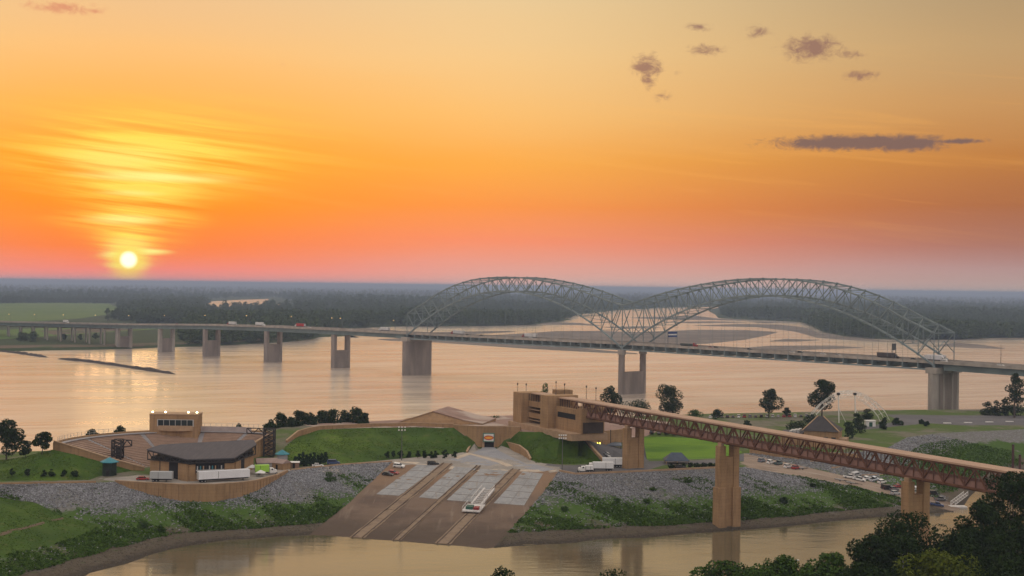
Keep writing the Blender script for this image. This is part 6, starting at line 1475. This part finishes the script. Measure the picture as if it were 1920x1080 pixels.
# boat trailers
def boat_trailer(px, py, hd, lab):
    t = thing('boat_trailer', lab, 'trailer', OnG(px, py), hd)
    for s in (-.8,.8): MB().box(-3.2,2.0,s-.08,s+.08,.5,.65).build('frame_rail', M_UNDER, t)
    for x in (-3,-1.2,.8): MB().box(x-.08,x+.08,-.8,.8,.52,.66).build('cross_member', M_UNDER, t)
    MB().bar((2,0,.58),(3.6,0,.58),.14).build('tow_bar', M_UNDER, t); wheels(t, (-1.0,), 1.05, .32)
    for s in (-.5,.5): MB().box(-3,.5,s-.1,s+.1,.66,.85).build('bunk', M_RAIL, t)
    slope_rot(t)
boat_trailer(1579, 903, lr+.1, 'empty boat trailer behind the first white pickup'); boat_trailer(1600, 908, lr+.1, 'empty boat trailer behind the second white pickup'); boat_trailer(1505, 880, lr+.9, 'light trailer behind the dark red car')
# parked row along the river
rcol = [WH, SV, GY, BK, BK, WH, RD, GY, BK, BK, WH, WH, SV, RD, RD, WH, BK, SV, WH]
for i in range(19):
    px = 1332+i*10.6; py = 783.5-i*.12
    o = vehicle(['sedan','suv','pickup','suv'][i % 4], OnG(px, py), 1.4, rcol[i], 'parked %s %s in the long row above the river' % ({WH:'white',SV:'silver',GY:'grey',BK:'black',RD:'red'}[rcol[i]], ['sedan','hatchback','pickup','hatchback'][i % 4]), 'cars parked in a row above the river')
for i in range(9):
    o = vehicle(['suv','sedan','suv'][i % 3], OnG(1222+i*14, 812.5+i*.5), 1.4, [BK,GY,BK,BL,BK,GY,SV,BK,WH][i], ['black car in the shade row behind the bright lawn','grey car in the shade row behind the bright lawn','black car in the shade row behind the bright lawn','blue car in the shade row behind the bright lawn','black car in the shade row behind the bright lawn','grey car in the shade row behind the bright lawn','silver car in the shade row behind the bright lawn','black car in the shade row behind the bright lawn','white car at the end of the shade row behind the lawn'][i], 'cars in the shade row behind the lawn')
# trucks
def truck(name, label, pos, heading, cab, box, boxcol, cabcol, cat='truck', trailer_only=False, group=None, boxm=None):
    """box: (length, height); cab True for a tractor in front"""
    t = thing(name, label, cat, pos, heading, group); L_, H = box; z0 = 1.15
    b = MB().box(-L_,0,-1.28,1.28,z0,z0+H).build('box_body', M_BOXP, t, .06); b.color = (*boxcol, 1)
    MB().box(-L_-.04,-L_-.005,-1.15,1.15,z0+.1,z0+H-.1).build('rear_door', M_RAIL, t)
    for s in (-1, 1): MB().box(-L_*.62-.06,-L_*.62+.06,s*1.285-.015,s*1.285+.015,z0+.2,z0+H-.2).build('side_door_seam', M_DARK, t); MB().box(-L_+.1,-.1,s*1.285-.02,s*1.285+.02,z0+.003,z0+.14).build('side_rail', M_DARK, t)
    MB().box(-L_+.4,-.4,-.5,.5,.75,z0-.01).build('chassis', M_UNDER, t); wheels(t, ((-L_+1.3, -L_+2.5) if L_ > 8 else (-L_+1.6,)), 1.22, .5, .5)
    if not cab and L_ > 8:
        for s in (-.7,.7): MB().box(-2.4,-2.2,s-.08,s+.08,0,z0).build('landing_leg', M_UNDER, t)
    if cab:
        c = loft([(.25, hsec(1.2, .75, 3.4 if L_ > 8 else 2.7, .15)), (1.5, hsec(1.2, .75, 3.3 if L_ > 8 else 2.6, .15)), (2.25, hsec(1.18, .75, 2.2, .15)), (3.6 if L_ > 8 else 2.9, hsec(1.0, .75, 1.85, .15))]).build('cab', M_BOXP, t, 0); c.color = (*cabcol, 1)
        MB().hexa([(1.54,-1.05,3.1 if L_ > 8 else 2.45),(1.54,1.05,3.1 if L_ > 8 else 2.45),(1.62,1.05,3.15 if L_ > 8 else 2.5),(1.62,-1.05,3.15 if L_ > 8 else 2.5)],[(2.2,-1.05,2.25),(2.2,1.05,2.25),(2.28,1.05,2.3),(2.28,-1.05,2.3)]).build('windscreen', M_CGLASS, t)
        for s in (-1, 1): MB().box(.85,1.45,s*1.2-.02,s*1.2+.02,1.9,2.5).build('side_window', M_CGLASS, t)
        wheels(t, (2.7,) if L_ <= 8 else (-.2, 2.8), 1.2, .5, .4); MB().box(-.6,3.2,-.6,.6,.5,.78).build('frame', M_UNDER, t)
        if L_ > 8: MB().cyl((.1,-1.1,.9),(.1,-1.1,3.7),.1,.1,6).build('exhaust', M_RIM, t)
    return t
q0, q1 = OnG(370, 905.5), OnG(466, 900); hd = math.atan2(q1.y-q0.y, q1.x-q0.x)
truck('semi_trailer', 'long white box trailer parked beside the stage house', OnG(466, 900)+Vector((0,.6,0)), hd, False, ((q1-q0).length, 3.0), (.74,.75,.78), WH, 'trailer')
q0, q1 = OnG(280, 903), OnG(322, 903.5)
truck('box_trailer', 'silver grey box trailer beside the dark doorway of the stage', OnG(323, 904)+Vector((0,.6,0)), 0.0, False, ((q1-q0).length, 2.7), (.40,.42,.43), SV, 'trailer')
truck('box_truck', 'green and white box truck in the yard behind the terrace wall', OnG(503, 891)+Vector((0,1.5,0)), .25, True, (5.4, 2.7), (.32,.60,.06), WH)
truck('semi_truck', 'white tractor with a short white box body on the driveway', OnG(1112, 884)+Vector((0,1,0)), PI+.05, True, (8.2, 2.6), (.75,.76,.77), WH)
truck('semi_trailer', 'white box trailer parked behind the white tractor', OnG(1130, 877)+Vector((0,1.5,0)), PI+.05, False, (8.3, 2.8), (.76,.77,.78), WH, 'trailer')
truck('box_truck', 'small white box truck in front of the white tractor', OnG(1098, 886.5)+Vector((0,.5,0)), PI+.1, True, (3.0, 1.7), (.74,.74,.74), WH)
# traffic on the arch bridge
HD = math.atan2(be.y, be.x)
def s_at(px, o):
    lo_, hi_ = -1390.0, 2*SPAN+500
    for _ in range(45):
        md = (lo_+hi_)/2; q = B(md, o, 42); xx = 960+FPX*q.x/q.y
        if xx < px: lo_ = md
        else: hi_ = md
    return md
def on_bridge(px, o): s = s_at(px, o); return B(s, o, deck_z(s)+.02), HD if o < 0 else HD+PI
for px, o, bc, cc, lab, L_ in ((431,6,(.7,.7,.7),RD,'white trailer lorry with a red cab on the bridge approach',14),(494,-4,(.72,.72,.72),WH,'all white lorry crossing the bridge approach',14),(558,6,(.5,.03,.03),WH,'red trailer lorry with a white cab on the bridge',15),(716,6,(.7,.7,.7),WH,'white lorry just before the first arch',13),(852,6,(.72,.72,.72),RD,'white trailer lorry with a red cab under the first arch',15),(986,6,(.72,.72,.72),RD,'white lorry with a bright red cab halfway along the first arch',15),(1768,-3,(.70,.70,.72),WH,'white lorry leading at the land end of the second arch',13),(1742,3,(.68,.68,.7),WH,'white lorry following under the end of the second arch',13),(1678,-3,(.07,.06,.06),BK,'dark brown lorry under the second arch',13),(1302,-6,(.06,.08,.08),RD,'dark flat lorry past the middle pier',13),(127,-4,(.72,.72,.70),WH,'white lorry on the far end of the bridge approach',11)):
    p, h = on_bridge(px, o); truck('semi_truck', lab, p, h, True, (L_, 3.0 if px != 1302 else 1.6), bc, cc, 'lorry', group='lorries on the bridge')
for i, (k, px, o, c_, lab) in enumerate((('sedan',171,-4,WH,'white car near the far lorry on the bridge approach'),('sedan',235,-4,RD,'red car on the bridge approach above the land piers'),('suv',332,4,RD,'red hatchback on the bridge approach before the lorries'),('sedan',446,-4,WH,'white car between two lorries on the bridge approach'),('sedan',467,-4,WH,'white sedan just behind the all white lorry'),('suv',581,-4,WH,'white car just past the red lorry'),('sedan',658,-4,WH,'white car alone before the first arch'),('sedan',878,-4,BK,'black car behind the lorry under the first arch'),('suv',905,-4,BK,'black hatchback under the first arch'),('sedan',996,-4,WH,'white car beside the red cab lorry on the first arch'),('sedan',1335,-4,RD,'red car past the middle pier'),('suv',1345,-6,BK,'black car following a red one past the middle pier'),('suv',1408,-4,BK,'black car in the middle of the second arch'),('sedan',1487,-4,WH,'white car in the middle of the second arch'),('suv',1503,-4,BK,'black car following a white one under the second arch'),('sedan',1545,-4,WH,'white car before the dark brown lorry'),('sedan',1572,-6,SV,'silver car before the dark brown lorry'),('suv',1716,-6,BK,'black car ahead of the dark brown lorry'),('suv',1772,-8,WH,'white car beside the leading white lorry'),('sedan',1878,-4,WH,'white car on the bridge beyond the land pier'))):
    p, h = on_bridge(px, o); vehicle(k, p, h, c_, lab, 'cars on the bridge')

# ------------------------------------------------------------------ haze
hz = MB().box(-45000, 45000, -2000, 45000, -4.2, 101.0)
hm = bpy.data.materials.new('evening_haze'); hm.use_nodes = True; hnt = hm.node_tree; hnt.nodes.clear()
pv = hnt.nodes.new('ShaderNodeVolumePrincipled'); pv.inputs['Color'].default_value = (0.53, 0.69, 1.0, 1); pv.inputs['Density'].default_value = 0.0001; pv.inputs['Anisotropy'].default_value = 0.25
ho = hnt.nodes.new('ShaderNodeOutputMaterial'); hnt.links.new(pv.outputs[0], ho.inputs['Volume'])
stuff(hz.build('haze', hm))
